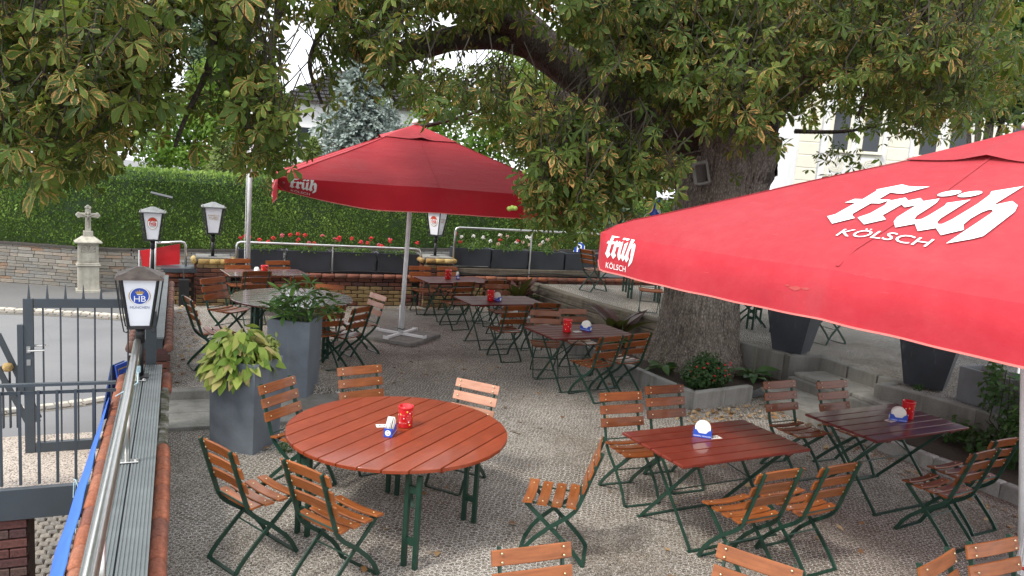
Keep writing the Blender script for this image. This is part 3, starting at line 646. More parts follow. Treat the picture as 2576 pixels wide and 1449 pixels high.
# steel handrail on the wall
hr = thing('steel_handrail', 'brushed steel tube handrail running along the deck boards on the wall', 'handrail')
rp = [(-.310, 7.38, 1.075), (-.300, 6.6, 1.11), (-.285, 5.4, 1.15), (-.270, 2.88, 1.26), (-.262, 1.2, 1.33)]
MB().tube(rp, .029, 14).build('rail_tube', 'steel', hr, smooth=True)
for y, z in ((7.38, 1.06), (5.40, 1.14), (3.35, 1.23)):
    x = float(np.interp(y, [1.2, 2.88, 5.4, 7.38], [-.262, -.27, -.285, -.31])); MB().tube([(x, y, .715), (x, y, z)], .020, 12).build('rail_post', 'steel', hr, smooth=True)
    MB().cbox((x, y, .722), (.145, .062, .010), .004).build('base_plate', 'steel', hr)
    for s_ in (-1, 1): MB().lathe([(.009, 0), (.009, .008), (0, .011)], 8).build('bolt', 'steel', hr, (x + s_ * .052, y, .727))
mb = MB()
for k in range(5): mb.add(*(lambda q_: (q_.v, q_.f))(MB().tube([(-.31 + .027 * cos(a), 7.38 + .027 * sin(a), .80 + k * .012) for a in np.linspace(0, 2 * pi, 9)], .005, 5)))
mb.tube([(-.30, 7.35, .80), (-.30, 7.25, .735), (-.38, 7.05, .73), (-.455, 6.98, .70)], .005, 5)
tag(mb.build('blue_rope', 'rope'), 'pale blue rope wound round the foot of the handrail post at the lantern', 'rope')
# blue cloth hanging outside
mb = MB(); nY, nZ = 40, 7; ids = {}
for i in range(nY + 1):
    y = 7.05 - i * (7.05 - 2.4) / nY; op = min(1, i / 16)
    for j in range(nZ + 1):
        t = j / nZ; fold = .012 * sin(i * 1.1 + j) * op; ids[i, j] = len(mb.v); fold *= .35
        mb.v.append((-.505 - .15 * op * sin(t * pi * .5) - .02 * t + fold, y, .672 - .05 * op - t * (.05 + .42 * op) + .002 * sin(i * .8)))
for i in range(nY):
    for j in range(nZ): mb.f.append((ids[i, j], ids[i + 1, j], ids[i + 1, j + 1], ids[i, j + 1]))
bc = mb.build('blue_banner', 'cloth_blue', smooth=True); md = bc.modifiers.new('thick', 'SOLIDIFY'); md.thickness = .004
tag(bc, 'long blue cloth banner hung along the outside of the left wall', 'banner')
kx = -.60 - .128; mb = MB(); mb.tube([(kx + .014 * cos(a), 6.785 + .014 * sin(a), .07 + .004 * sin(2 * a)) for a in np.linspace(0, 2 * pi, 9)], .005, 5); mb.tube([(kx, 6.765, .07), (kx + .03, 6.72, .0), (-.66, 6.62, -.02)], .005, 5); mb.tube([(kx, 6.735, .07), (kx - .004, 6.735, -.1), (kx + .002, 6.735, -.42)], .004, 5); mb.tube([(kx - .01, 6.735, .07), (kx - .015, 6.73, -.06)], .004, 5)
tag(mb.build('tie_cord', 'rope'), 'pale blue cord tying the blue banner to the landing railing', 'cord')
# blue A-board
ab = thing('pavement_sign', 'blue and gold folding pavement sign standing behind the landing railing', 'sign', (-.52, 8.55, -.01), radians(62))
for s_ in (-1, 1):
    MB().add([(-.22, s_ * .02, .66), (.22, s_ * .02, .66), (.22, s_ * .20, 0), (-.22, s_ * .20, 0)] + [(-.22, s_ * .045, .66), (.22, s_ * .045, .66), (.22, s_ * .225, 0), (-.22, s_ * .225, 0)], [(0, 1, 2, 3), (7, 6, 5, 4), (0, 4, 5, 1), (1, 5, 6, 2), (2, 6, 7, 3), (3, 7, 4, 0)]).build('sign_panel', 'print_navy' if s_ > 0 else 'print_blue', ab)
uy = Vector((0, .18, .66)); org = Vector((0, -.135, .33))
decal('gold_border', polys([(-.19, -.3), (.19, -.3), (.19, -.285), (-.19, -.285)], [(-.19, .28), (.19, .28), (.19, .295), (-.19, .295)], [(-.19, -.285), (-.175, -.285), (-.175, .28), (-.19, .28)], [(.175, -.285), (.19, -.285), (.19, .28), (.175, .28)]), org, (1, 0, 0), uy, 1, 'print_gold', ab, .006)
decal('gold_ring', polys(ell(0, .12, .10, .11)), org, (1, 0, 0), uy, 1, 'print_gold', ab, .006); decal('blue_disc', polys(ell(0, .12, .083, .095)), org, (1, 0, 0), uy, 1, 'print_navy', ab, .008)
decal('lettering', text_poly('HB'), org, (1, 0, 0), uy, .11, 'print_white', ab, .010, (0, .75))
ab.scale = (.5, .6, .9)
# ------------------------------------------------------------------ lanterns
CROWN = polys([(-.5, .0), (.5, .0), (.55, .12), (.95, .78), (.62, .62), (.45, .95), (.22, .60), (.08, .92), (.08, 1.12), (-.08, 1.12), (-.08, .92), (-.22, .60), (-.45, .95), (-.62, .62), (-.95, .78), (-.55, .12)])
def lantern(label, loc, rz, pole, roofmat, faces, scale=1.0, base=True):
    r = thing('lantern', label, 'lantern', loc, rz)
    z0 = pole; b0, b1, hh = .095 * scale, .158 * scale, .50 * scale
    MB().tube([(0, 0, 0), (0, 0, pole - .10)], .030, 12).build('pole', 'black_metal', r, smooth=True); MB().tube([(0, 0, pole - .14), (0, 0, pole)], .040, 12).build('pole_collar', 'black_metal', r, smooth=True)
    if base: MB().cbox((0, 0, .008), (.14, .14, .016), .004).build('base_plate', 'black_metal', r)
    MB().cbox((0, 0, z0 + .012), (b0 * 2 + .03, b0 * 2 + .03, .028), .004).build('bottom_tray', 'black_metal', r)
    for sx in (-1, 1):
        for sy in (-1, 1): MB().bar([(sx * b0, sy * b0, z0 + .02), (sx * b1, sy * b1, z0 + hh)], .019, .019).build('corner_post', 'black_metal', r)
    for k in range(4):
        a = k * pi / 2; ca, sa = cos(a), sin(a); e = .011
        vs = [(-b0 + e, -b0 + .004, z0 + .028), (b0 - e, -b0 + .004, z0 + .028), (b1 - e, -b1 + .004, z0 + hh - .004), (-b1 + e, -b1 + .004, z0 + hh - .004)]
        vs = [(x * ca - y * sa, x * sa + y * ca, z_) for x, y, z_ in vs]
        inn = [(x * .96, y * .96, z_) for x, y, z_ in vs]
        MB().add(vs + inn, [(0, 1, 2, 3), (7, 6, 5, 4), (0, 4, 5, 1), (1, 5, 6, 2), (2, 6, 7, 3), (3, 7, 4, 0)]).build('glass_pane', 'opal_glass', r)
    b2 = b1 + .045 * scale; zr = z0 + hh; vs = []
    for hb, z_ in ((b2, zr - .022), (b2 + .006, zr - .004), (b2 * .55, zr + .040 * scale), (.03, zr + .078 * scale), (0, zr + .08 * scale)):
        vs += [(-hb, -hb, z_), (hb, -hb, z_), (hb, hb, z_), (-hb, hb, z_)]
    fs = [(3, 2, 1, 0)] + [(4 * k + i, 4 * k + (i + 1) % 4, 4 * k + 4 + (i + 1) % 4, 4 * k + 4 + i) for k in range(4) for i in range(4)]
    MB().add(vs, fs).build('roof_hood', roofmat, r)
    kn = MB().lathe([(0, -.012), (.011, -.006), (.013, .002), (.009, .012), (0, .015)], 8).mesh('knob', 'lantern_roof', True)
    for sx in (-1, 1):
        for sy in (-1, 1):
            link('knob', kn, r, (sx * b2 * .9, sy * b2 * .9, zr + .012))
            MB().tube([(sx * (b2 - .005), sy * (b2 - .02), zr - .02), (sx * (b0 + .055), sy * (b0 + .03), z0 + .10), (sx * (b0 + .035), sy * (b0 + .03), z0 - .015), (sx * (b0 + .015), sy * (b0 + .025), z0 - .028), (sx * (b0 - .004), sy * (b0 + .02), z0 + .0)], .006, 6).build('scroll_rod', 'black_metal', r)
    for k, kind in faces:
        a = k * pi / 2; ca, sa = cos(a), sin(a); zc = z0 + hh * .62; yc = b0 + (b1 - b0) * .62
        org = Vector((0 * ca + yc * sa, -yc * ca, zc)); ux = Vector((ca, sa, 0)); uyv = Vector(((b1 - b0) * sa, -(b1 - b0) * ca, hh)); K = scale
        def D(nm, shp, mt, sc=1, off=(0, 0), lift=.002): decal(nm, shp, org, ux, uyv, sc * K, mt, r, lift, off)
        if kind == 'crest':
            D('gold_oval', polys(ell(0, .012, .093, .083)), 'print_gold'); D('white_oval', polys(ell(0, .012, .084, .085)), 'print_white', lift=.003); D('blue_oval', polys(ell(0, .012, .077, .078)), 'print_blue', lift=.004)
            D('crown_emblem', CROWN, 'print_gold', .044, (0, .55), .005); D('crown_band', polys([(-.5, 0), (.5, 0), (.5, .15), (-.5, .15)]), 'print_white', .044, (0, .55), .006)
            D('lettering', text_poly('HB'), 'print_white', .083, (0, -.52), .005); D('lettering', text_poly('MÜNCHEN'), 'print_navy', .0335, (0, -3.3), .003)
        elif kind == 'fruh':
            K = scale * 1.15; D('oval_badge', polys(ell(0, -.005, .072, .092)), 'print_gold'); D('white_badge', polys(ell(0, -.005, .066, .086)), 'print_white', lift=.003)
            top = [p for p in ell(0, -.005, .066, .086, 0, 32) if p[1] > .02]; top.sort(key=lambda p: p[0]); D('red_cap', polys(top), 'print_red', lift=.004)
            D('lettering', FRUH, 'print_red', .098, (0, -.42), .005)
            for s_ in (-1, 0, 1): D('crown_mark', CROWN, 'print_gold', .010, (s_ * 2.9, 4.0), .006)
            D('small_line', polys([(-.035, -.052), (.035, -.052), (.035, -.047), (-.035, -.047)], [(-.03, -.066), (.03, -.066), (.03, -.063), (-.03, -.063)]), 'print_black', lift=.005)
        else:
            D('lettering', text_poly('RHEINBLICK'), 'print_gold', .036, (0, .55)); D('lettering', text_poly('STUBEN'), 'print_gold', .045, (0, -.55), .002)
            D('flourish', polys([(-.09, -.03), (-.05, -.038), (0, -.034), (.05, -.045), (.09, -.036), (.09, -.031), (.05, -.039), (0, -.028), (-.05, -.032)]), 'print_gold')
    return r
lantern('lantern with blue crowned crest on white glass and rusty brown hood, on the near wall', (-.292, 7.52, .715), 0, .465, 'lantern_roof', [(0, 'crest'), (1, 'fruh')], .95)
ln1 = lantern('lantern with red and white oval badge below a small solar panel', (-.375, 14.45, .62), 0, .60, 'lantern_roof_pale', [(0, 'fruh')])
sp = thing('solar_panel', 'small tilted solar panel on a bracket above the far left lantern', 'solar panel', (-.25, 14.45, 1.80))
MB().bar([(-.02, 0, 0), (.0, 0, .16)], .012, .012, (0, 1, 0)).build('bracket', 'black_metal', sp)
MB().add([(-.16, -.10, .22), (.18, -.10, .15), (.18, .10, .17), (-.16, .10, .24), (-.16, -.10, .235), (.18, -.10, .165), (.18, .10, .185), (-.16, .10, .255)], [(3, 2, 1, 0), (4, 5, 6, 7), (0, 1, 5, 4), (1, 2, 6, 5), (2, 3, 7, 6), (3, 0, 4, 7)]).build('panel', 'black_metal', sp)
MB().tube([(.14, 0, .16), (.2, 0, .10), (.2, 0, .02), (.14, 0, -.05)], .006, 5).build('cable', 'black_metal', sp)
lantern('lantern with gold lettering on white glass on the left brick pier', (.61, 14.95, .905), 0, .42, 'lantern_roof_pale', [(0, 'gold')])
lantern('lantern turned corner on with badge and gold lettering on the middle brick pier', (4.88, 14.98, 1.03), radians(42), .42, 'lantern_roof', [(0, 'gold'), (3, 'fruh')])
# ------------------------------------------------------------------ back wall of brick
bk = thing('rear_brick_wall', 'old yellow and red brick wall at the back of the terrace below the flower boxes', 'wall')
MB().box((6.4, 15.12, -.62), (12.96, .40, 2.44)).build('wall_core', 'mortar_dark', bk); MB().box((6.9, 15.3, .625), (12.0, .62, .06)).build('ledge', 'black_metal', bk)
by = [brick_mesh('brick', 'brick_yellow', (.232, .10, .066), .007) for _ in range(2)]; br_ = [brick_mesh('brick', 'brick_red', (.232, .10, .066), .007) for _ in range(2)]
cnt = 0; rest = MB()
for c in range(7):
    for k in range(56):
        x = .95 + k * .246 + (.123 if c % 2 else 0); zz = .045 + c * .079
        if 4.5 < x < 5.3 or (x > 7.1 and zz < .46): continue
        if 1.0 < x < 13:
            big = c >= 5
            ms = (br_ if big or random.random() < .12 else by)[k % 2]
            if cnt < 296 and x < 9.0: cnt += 1; link('brick', ms, bk, (x, 14.90 + random.uniform(-.006, .004), zz), rot=(0, 0, random.uniform(-.012, .012)), scl=(random.uniform(.94, 1), 1, random.uniform(.92, 1)))
            else: rest.cbox((x, 14.9, zz), (.228, .1, .064), .007)
tag(rest.build('brick_rows', 'brick_red', bk), kind='stuff')
tr_ = roll_tile('tile_terracotta', .235, .045); ty_ = roll_tile('tile_yellow', .235, .045); tw2 = roll_tile('tile_weathered', .235, .045)
for k in range(48):
    x = 1.0 + k * .243
    if 4.45 < x < 5.4: continue
    link('coping_tile', ty_ if x < 1.9 and k % 2 == 0 else (tr_ if random.random() < .6 else tw2), bk, (x, 14.86, .598 + random.uniform(-.004, .004)), rz=pi / 2)
# left return with dark ledge
lw = thing('corner_brick_wall', 'short dark brick wall in the far left corner with a slate ledge', 'wall')
MB().box((.07, 15.1, -.66), (.62, .4, 2.36)).build('wall_core', 'mortar_dark', lw); MB().cbox((.06, 15.02, .66), (.62, .52, .08), .006).build('ledge', 'anthracite', lw)
for c in range(6):
    for k in range(3): 
        x = -.10 + k * .2 + (.06 if c % 2 else 0)
        if x < .3: link('brick', (br_ if c > 3 else by)[k % 2], lw, (x, 14.885, .13 + c * .079 - .06), scl=(.8, 1, 1))
for k in range(2): link('coping_tile', tr_, lw, (-.06 + k * .24, 14.85, .575), rz=pi / 2)
db = thing('steel_cabinet', 'narrow dark brown steel cabinet in the far left corner', 'cabinet', (.13, 14.55, .0)); MB().cbox((0, 0, .27), (.17, .14, .54), .006).build('cabinet_body', 'black_metal', db); MB().bar([(.0, 0, .54), (-.02, .1, .70)], .04, .02, (1, 0, 0)).build('hinge_arm', 'black_metal', db)
def pier(x0, x1, ztop, label):
    r = thing('brick_pier', label, 'pier'); xm = (x0 + x1) / 2; wd = x1 - x0
    MB().box((xm, 15.0, ztop / 2 - .03), (wd - .1, .56, ztop - .08)).build('pier_core', 'mortar_dark', r)
    n = int((ztop - .10) / .079)
    for c in range(n):
        m_ = 2
        for k in range(3):
            ln = (wd - .06) / 2.5; x = x0 + .03 + (k + .5) * ln - (ln * .5 if c % 2 else 0); l2 = ln
            if x + ln / 2 > x1: l2 = ln / 2; x = x1 - .03 - l2 / 2
            if x - ln / 2 < x0: l2 = ln / 2; x = x0 + .03 + l2 / 2
            if l2 > .05: link('brick', (by if (c == n - 1 or c < 3) else br_)[k % 2], r, (x, 14.725, .05 + c * .079), scl=((l2 - .012) / .232, 1, 1))
            if k < 2: link('brick', br_[k % 2], r, (x0 + .05, 14.88 + k * .25, .05 + c * .079), rz=pi / 2)
    for k in range(3): link('coping_tile', ty_, r, (x0 + .06 + (k + .5) * (wd - .10) / 3, 14.70, ztop - .06), rz=pi / 2, scl=(1.1, (wd - .1) / 3 / .235, 1.1))
    for s_ in (x0 - .01, x1 + .01):
        for k in range(2): link('coping_tile', ty_, r, (s_, 14.84 + k * .24, ztop - .06), scl=1.1)
    MB().cbox((xm, 15.0, ztop - .02), (wd - .06, .56, .07), .008).build('cap_slab', 'concrete', r); return r
pier(.30, .95, .90, 'brick pier with yellow rounded coping under the gold lettered lantern')
pier(4.55, 5.22, 1.02, 'brick pier with yellow rounded coping between the two rows of flower boxes')
# red windscreen on a steel rail, far left
rs = thing('red_windscreen', 'red plastic windscreen on a steel tube rail in the far left corner', 'windscreen', (0, 15.15, 0))
MB().add([(-.60, 0, .95), (.06, 0, 1.10), (.06, 0, .72), (-.56, 0, .66)] + [(-.60, .012, .95), (.06, .012, 1.10), (.06, .012, .72), (-.56, .012, .66)], [(0, 1, 2, 3), (7, 6, 5, 4), (0, 4, 5, 1), (1, 5, 6, 2), (2, 6, 7, 3), (3, 7, 4, 0)]).build('red_sheet', 'pot_red', rs)
MB().bar([(-.615, -.004, .66), (-.615, -.004, .96)], .02, .02).build('edge_strip', 'white_paint', rs)
MB().tube([(-.40, -.03, 1.10), (.08, -.03, 1.14), (.13, -.03, 1.125), (.155, -.03, 1.08), (.16, -.03, .70)], .021, 10).build('rail_tube', 'steel', rs, smooth=True)
for i, x in enumerate((-.345, -.43)): MB().tube([(x, -.06, .6), (x + (.03 if i else 0), -.06, 1.24)], .016, 8).build('white_post', 'white_paint', rs, smooth=True)
# ------------------------------------------------------------------ concrete kerbs, blocks and steps on the right
kb = thing('bed_kerb', 'low pale concrete kerb round the planting bed of the big tree', 'kerb')
pts = [(5.95, 14.3), (6.0, 12.9), (5.95, 11.2), (5.98, 9.4), (6.10, 7.72), (7.15, 7.88)]
for i in range(len(pts) - 1):
    a, b = Vector(pts[i]), Vector(pts[i + 1]); n_ = 2 if (b - a).length > 1.3 else 1
    for k in range(n_ if i < 4 else 2):
        nn = n_ if i < 4 else 2; p = a.lerp(b, k / nn); q_ = a.lerp(b, (k + 1) / nn); mid = (p + q_) / 2; t = q_ - p
        MB().cbox((0, 0, 0), (t.length - .008, .10, .30), .010).build('kerb_stone', 'concrete_light', kb, (mid.x, mid.y, .075), atan2(t.y, t.x))
tb = thing('timber_edging', 'weathered grey timber beams edging the upper terrace behind the tree bed', 'edging')
pts = [(7.03, 14.75), (7.18, 12.66), (7.55, 10.55)]
for i in range(2):
    a, b = Vector(pts[i]), Vector(pts[i + 1]); t = b - a; mid = (a + b) / 2
    for r_ in range(2): MB().cbox((0, 0, 0), (t.length - .01, .20, .20), .018).build('timber_beam', 'timber', tb, (mid.x - .03 * r_ + .06, mid.y, .42 - r_ * .2 + .03), atan2(t.y, t.x) + random.uniform(-.01, .01))
cb = thing('corner_blocks', 'concrete block corner under the tapered planter left of the steps', 'retaining wall')
def block(par, a, b, z0, z1, wd=.14, mat='concrete', nm='block'):
    a, b = Vector(a), Vector(b); t = b - a; mid = (a + b) / 2
    return MB().cbox((0, 0, 0), (t.length - .010, wd, z1 - z0), .012).build(nm, mat, par, (mid.x, mid.y, (z0 + z1) / 2), atan2(t.y, t.x))
block(cb, (7.96, 9.2), (8.17, 8.33), -.05, .53); block(cb, (8.10, 8.26), (8.72, 8.14), -.05, .53)
st = thing('stone_steps', 'wide grey concrete steps leading up to the upper terrace on the right', 'steps')
block(st, (7.30, 7.62), (7.36, 6.55), -.05, .15, .16, nm='step_kerb'); 
for k in range(3): MB().cbox((0, 0, 0), (.62, .50, .05), .006).build('paving_slab', 'paving', st, (7.72, 7.72 - k * .515, .13), radians(-2))
for k in range(3): MB().cbox((0, 0, 0), (.58, .50, .05), .006).build('paving_slab', 'paving', st, (8.34, 7.78 - k * .515, .31), radians(-2))
block(st, (8.0, 8.02), (8.06, 6.52), 0, .285, .14, nm='riser_stone')
for k in range(3): block(st, (8.66, 8.10 - k * .5), (8.66, 7.62 - k * .5), .2, .52, .13, nm='edge_stone')
rw = thing('block_wall', 'grey concrete block retaining wall right of the steps below the planters', 'retaining wall')
pp = [(8.24, 6.70), (8.40, 6.22), (8.50, 5.60), (8.56, 4.9), (8.60, 4.2), (8.63, 3.5)]
block(rw, (8.22, 6.76), (8.62, 6.80), .0, .51, .12)
for i in range(5): block(rw, pp[i], pp[i + 1], -.05, .53, .16)
lk = thing('low_kerb', 'low concrete kerb along the right edge of the gravel terrace', 'kerb')
pp = [(7.34, 6.52), (7.42, 6.0), (7.48, 5.3), (7.53, 4.6), (7.58, 3.9), (7.62, 3.1)]
for i in range(5): block(lk, pp[i], pp[i + 1], -.05, .155, .12, 'concrete_light', 'kerb_stone')
# ------------------------------------------------------------------ folding garden chair
def slat_mesh(nm, ln, wd, th, sag, ch=.004, nseg=6):
    pr = [(-wd / 2 + ch, -th / 2), (wd / 2 - ch, -th / 2), (wd / 2, -th / 2 + ch), (wd / 2, th / 2 - ch), (wd / 2 - ch, th / 2), (-wd / 2 + ch, th / 2), (-wd / 2, th / 2 - ch), (-wd / 2, -th / 2 + ch)]
    ps = []
    for i in range(nseg + 1):
        x = -ln / 2 + ln * i / nseg; ps.append((x, 0, -sag * (1 - (2 * x / ln) ** 2)))
    sc = [1.0] * (nseg + 1); sc[0] = sc[-1] = .97
    return MB().sweep(ps, pr, scale=sc).mesh(nm, 'slat_wood')
BK = slat_mesh('back_slat', .45, .082, .015, .010); SE = slat_mesh('seat_slat', .42, .076, .017, .014)
RV = MB().lathe([(.0075, 0), (.0068, .003), (.004, .0052), (0, .006)], 8).mesh('rivet', 'brass', True)
def bent(path, s, wd=.030, th=.012):  # flat bar in the chair's side plane at x = s
    return MB().sweep([(s, y, z) for y, z in path], [(-th / 2, -wd / 2), (th / 2, -wd / 2), (th / 2, wd / 2), (-th / 2, wd / 2)], up=(0, 1, .01))
UPR = [(-.315, .885), (-.19, .50), (-.172, .455), (-.150, .415), (-.10, .365), (.02, .275), (.13, .17), (.185, .10), (.215, .04), (.235, .006)]
FRL = [(.205, .438), (.10, .345), (-.05, .215), (-.17, .10), (-.215, .05), (-.245, .006)]
ME_UP = [bent(UPR, 0).mesh('upright', 'green_metal')]; ME_FL = [bent(FRL, 0).mesh('leg', 'green_metal')]
ME_RAIL = MB().bar([(0, -.165, .437), (0, .215, .437)], .020, .008).mesh('seat_rail', 'green_metal')
ME_FOOT = MB().bar([(-.172, 0, .006), (.172, 0, .006)], .028, .008).mesh('foot_bar', 'green_metal')
ME_ROD = MB().tube([(-.175, 0, 0), (.175, 0, 0)], .006, 6).mesh('cross_rod', 'green_metal')
bk_t = atan2(.125, .385)      # lean of the back
def make_chair(rivets):
    r = link('garden_chair', None)
    for k, z in enumerate((.838, .728, .618)):
        y = float(np.interp(z, [.5, .885], [-.19, -.315])) + .014
        s = link('back_slat', BK, r, (0, y, z), rot=(pi / 2 + bk_t * 1.0, 0, 0))
        if rivets:
            for x in (-.165, .165):
                for dz in ((-.022, .022) if k == 0 else (0,)): link('rivet', RV, s, (x, dz, .0075 - .010 * (1 - (x / .225) ** 2))); 
                for dz in ((-.022, .022) if k == 0 else (0,)): link('rivet', RV, s, (x * 1.06, dz, -.018 - .010 * (1 - (x / .225) ** 2)), rot=(pi, 0, 0))
    for k, y in enumerate((-.128, -.022, .084, .190)):
        s = link('seat_slat', SE, r, (0, y, .462 - .006 * (1 if k in (1, 2) else 0)), rot=(.10 if k == 0 else (-.10 if k == 3 else 0), 0, 0))
        if rivets:
            for x in (-.15, .15): link('rivet', RV, s, (x, 0, .0085 - .014 * (1 - (x / .21) ** 2)))
    for s in (-1, 1):
        link('upright', ME_UP[0], r, (s * .178, 0, 0)); link('leg', ME_FL[0], r, (s * .166, 0, 0)); link('seat_rail', ME_RAIL, r, (s * .15, 0, 0))
    link('foot_bar', ME_FOOT, r, (0, .235, 0)); link('foot_bar', ME_FOOT, r, (0, -.245, 0)); link('cross_rod', ME_ROD, r, (0, -.178, .475)); link('cross_rod', ME_ROD, r, (0, -.03, .235))
    index_kids(r); return r
PROTO = {}
def chair(mx_, my_, yaw, label, group, rivets=False, z=0.0, back=True, tone=None):
    if rivets not in PROTO: PROTO[rivets] = make_chair(rivets); c = PROTO[rivets]
    else: c = copy_tree(PROTO[rivets])
    a = radians(yaw); k = .31 if back else 0
    c.location = (mx_ - sin(a) * k, my_ + cos(a) * k, z + terrace_h(mx_, my_) if z == 0 else z); c.rotation_euler = (0, 0, a)
    if tone:
        for ch in c.children:
            if ch.name.startswith(('back_slat', 'seat_slat')): ch.material_slots[0].link = 'OBJECT'; ch.material_slots[0].material = MATS[tone]
    return tag(c, label, 'chair', group)
g1 = 'folding chairs round the near round table'; g2 = 'folding chairs at the front rectangular tables'; g3 = 'folding chairs along the tree bed'; g4 = 'folding chairs at the far left tables'; g5 = 'folding chairs on the upper terrace'; g6 = 'folding chairs cut off by the lower edge'
chair(.25, 5.16, -62, 'leftmost wooden folding chair at the near round table, back to the boundary wall', g1, True)
chair(.74, 4.66, -58, 'wooden folding chair at the front left of the near round table, second from the wall', g1, True)
chair(.80, 6.67, 222, 'wooden folding chair between the shorter slate planter and the near round table', g1, True)
chair(1.61, 7.07, 191, 'wooden folding chair behind the near round table, right of the two planters', g1, True)
chair(2.58, 6.38, 130, 'pale glinting folding chair at the back right of the near round table', g1, True, tone='slat_glare')
chair(2.62, 4.78, 57, 'wooden folding chair right of the near round table, its back seen edge on', g1, True, back=False)
chair(1.72, 3.37, 178, 'folding chair with only its top slats showing at the bottom centre edge', g6, True)
chair(2.88, 2.94, 123, 'folding chair with a slanting top slat at the bottom edge under the front table', g6, True)
chair(3.86, 2.66, 195, 'folding chair at the bottom edge, left of the one by the white parasol pole', g6, True)
chair(4.41, 2.72, 180, 'folding chair in the bottom right corner beside the white parasol pole', g6, True)
chair(3.79, 5.87, 179, 'left wooden chair on the far side of the front rectangular table', g2, True, tone='slat_dark')
chair(4.37, 6.01, 181, 'right wooden chair on the far side of the front rectangular table', g2, True, tone='slat_dark')
chair(3.91, 3.88, 4, 'left wooden chair on the near side of the front rectangular table, seen from behind', g2, True)
chair(4.47, 3.87, 5, 'right wooden chair on the near side of the front rectangular table, seen from behind', g2, True)
chair(5.79, 5.98, 183, 'left wooden chair on the far side of the table by the steps', g2, True, tone='slat_dark')
chair(6.43, 5.89, 183, 'right wooden chair on the far side of the table by the steps', g2, True, tone='slat_dark')
chair(5.99, 3.83, 7, 'left wooden chair on the near side of the table by the steps, seen from behind', g2, True, tone='slat_dark')
chair(6.52, 4.01, 4, 'right wooden chair on the near side of the steps table, next the kerb', g2, True, tone='slat_dark')
chair(4.95, 9.85, 161, 'left wooden chair on the far side of the table nearest the tree trunk', g3, tone='slat_dark')
chair(5.46, 9.98, 175, 'right wooden chair on the far side of the table nearest the tree trunk', g3, tone='slat_dark')
chair(5.05, 8.10, 14, 'left wooden chair on the near side of the table nearest the tree trunk', g3, True, tone='slat_dark')
chair(5.57, 8.24, 14, 'white glinting seat chair, right one on the near side of the trunk table', g3, True, tone='slat_dark')
chair(4.65, 10.19, 4, 'left wooden chair on the near side of the middle bed-side table', g3, tone='slat_dark')
chair(5.27, 10.43, -4, 'right wooden chair on the near side of the middle bed-side table', g3, tone='slat_dark')
chair(5.18, 12.30, 180, 'wooden chair on the far side of the middle bed-side table', g3, tone='slat_dark')
chair(4.66, 12.48, 9, 'left wooden chair on the near side of the rear bed-side table', g3, tone='slat_dark')
chair(5.35, 12.74, 4, 'right wooden chair on the near side of the rear bed-side table', g3, tone='slat_dark')
chair(4.42, 14.50, 181, 'left wooden chair of the two against the middle brick pier', g3, tone='slat_dark')
chair(5.00, 14.53, 186, 'right wooden chair of the two against the middle brick pier', g3, tone='slat_dark')
chair(1.00, 14.44, 190, 'left wooden chair behind the far left table, against the flower box wall', g4, tone='slat_dark')
chair(1.71, 14.52, 190, 'right wooden chair behind the far left table, against the flower box wall', g4, tone='slat_dark')
chair(1.17, 12.43, 10, 'left wooden chair on the near side of the far left table', g4, tone='slat_dark')
chair(1.89, 12.45, 11, 'right wooden chair on the near side of the far left table', g4, tone='slat_dark')
chair(.47, 11.71, 221, 'wooden chair at the far left of the far round table, facing the camera', g4, tone='slat_dark')
chair(2.22, 12.0, 160, 'wooden chair at the back right of the far round table, facing the camera', g4, tone='slat_dark')
chair(2.32, 10.06, 40, 'wooden chair on the near right of the far round table behind the bushy planter', g4, tone='slat_dark')
chair(2.80, 11.15, 108, 'pale glinting chair right of the far round table beside the red parasol pole', g4, tone='slat_glare')
p = G(461, 756, .98); chair(p.x + .04, p.y, -76, 'chair seen edge on between the boundary wall and the far round table', g4, tone='slat_dark')
p = G(838, 786, .85); chair(p.x - .02, p.y, 18, 'chair half hidden behind the bushy slate planter at the far round table', g4, tone='slat_dark')
p = G(1475, 628, 1.38); chair(p.x, p.y, -74, 'folding chair on the upper terrace in front of the last flower box', g5, z=UP, tone='slat_dark')
p = G(1640, 668, 1.36); chair(p.x, p.y, 150, 'folding chair on the upper terrace just left of the tree trunk', g5, z=UP, tone='slat_dark')
p = G(1945, 700, 1.36); chair(p.x, p.y, 60, 'folding chair on the upper terrace between trunk and first tapered planter', g5, z=UP, tone='slat_dark')
p = G(2130, 730, 1.36); chair(p.x, p.y, 95, 'folding chair on the upper terrace between the two tapered planters', g5, z=UP, tone='slat_dark')
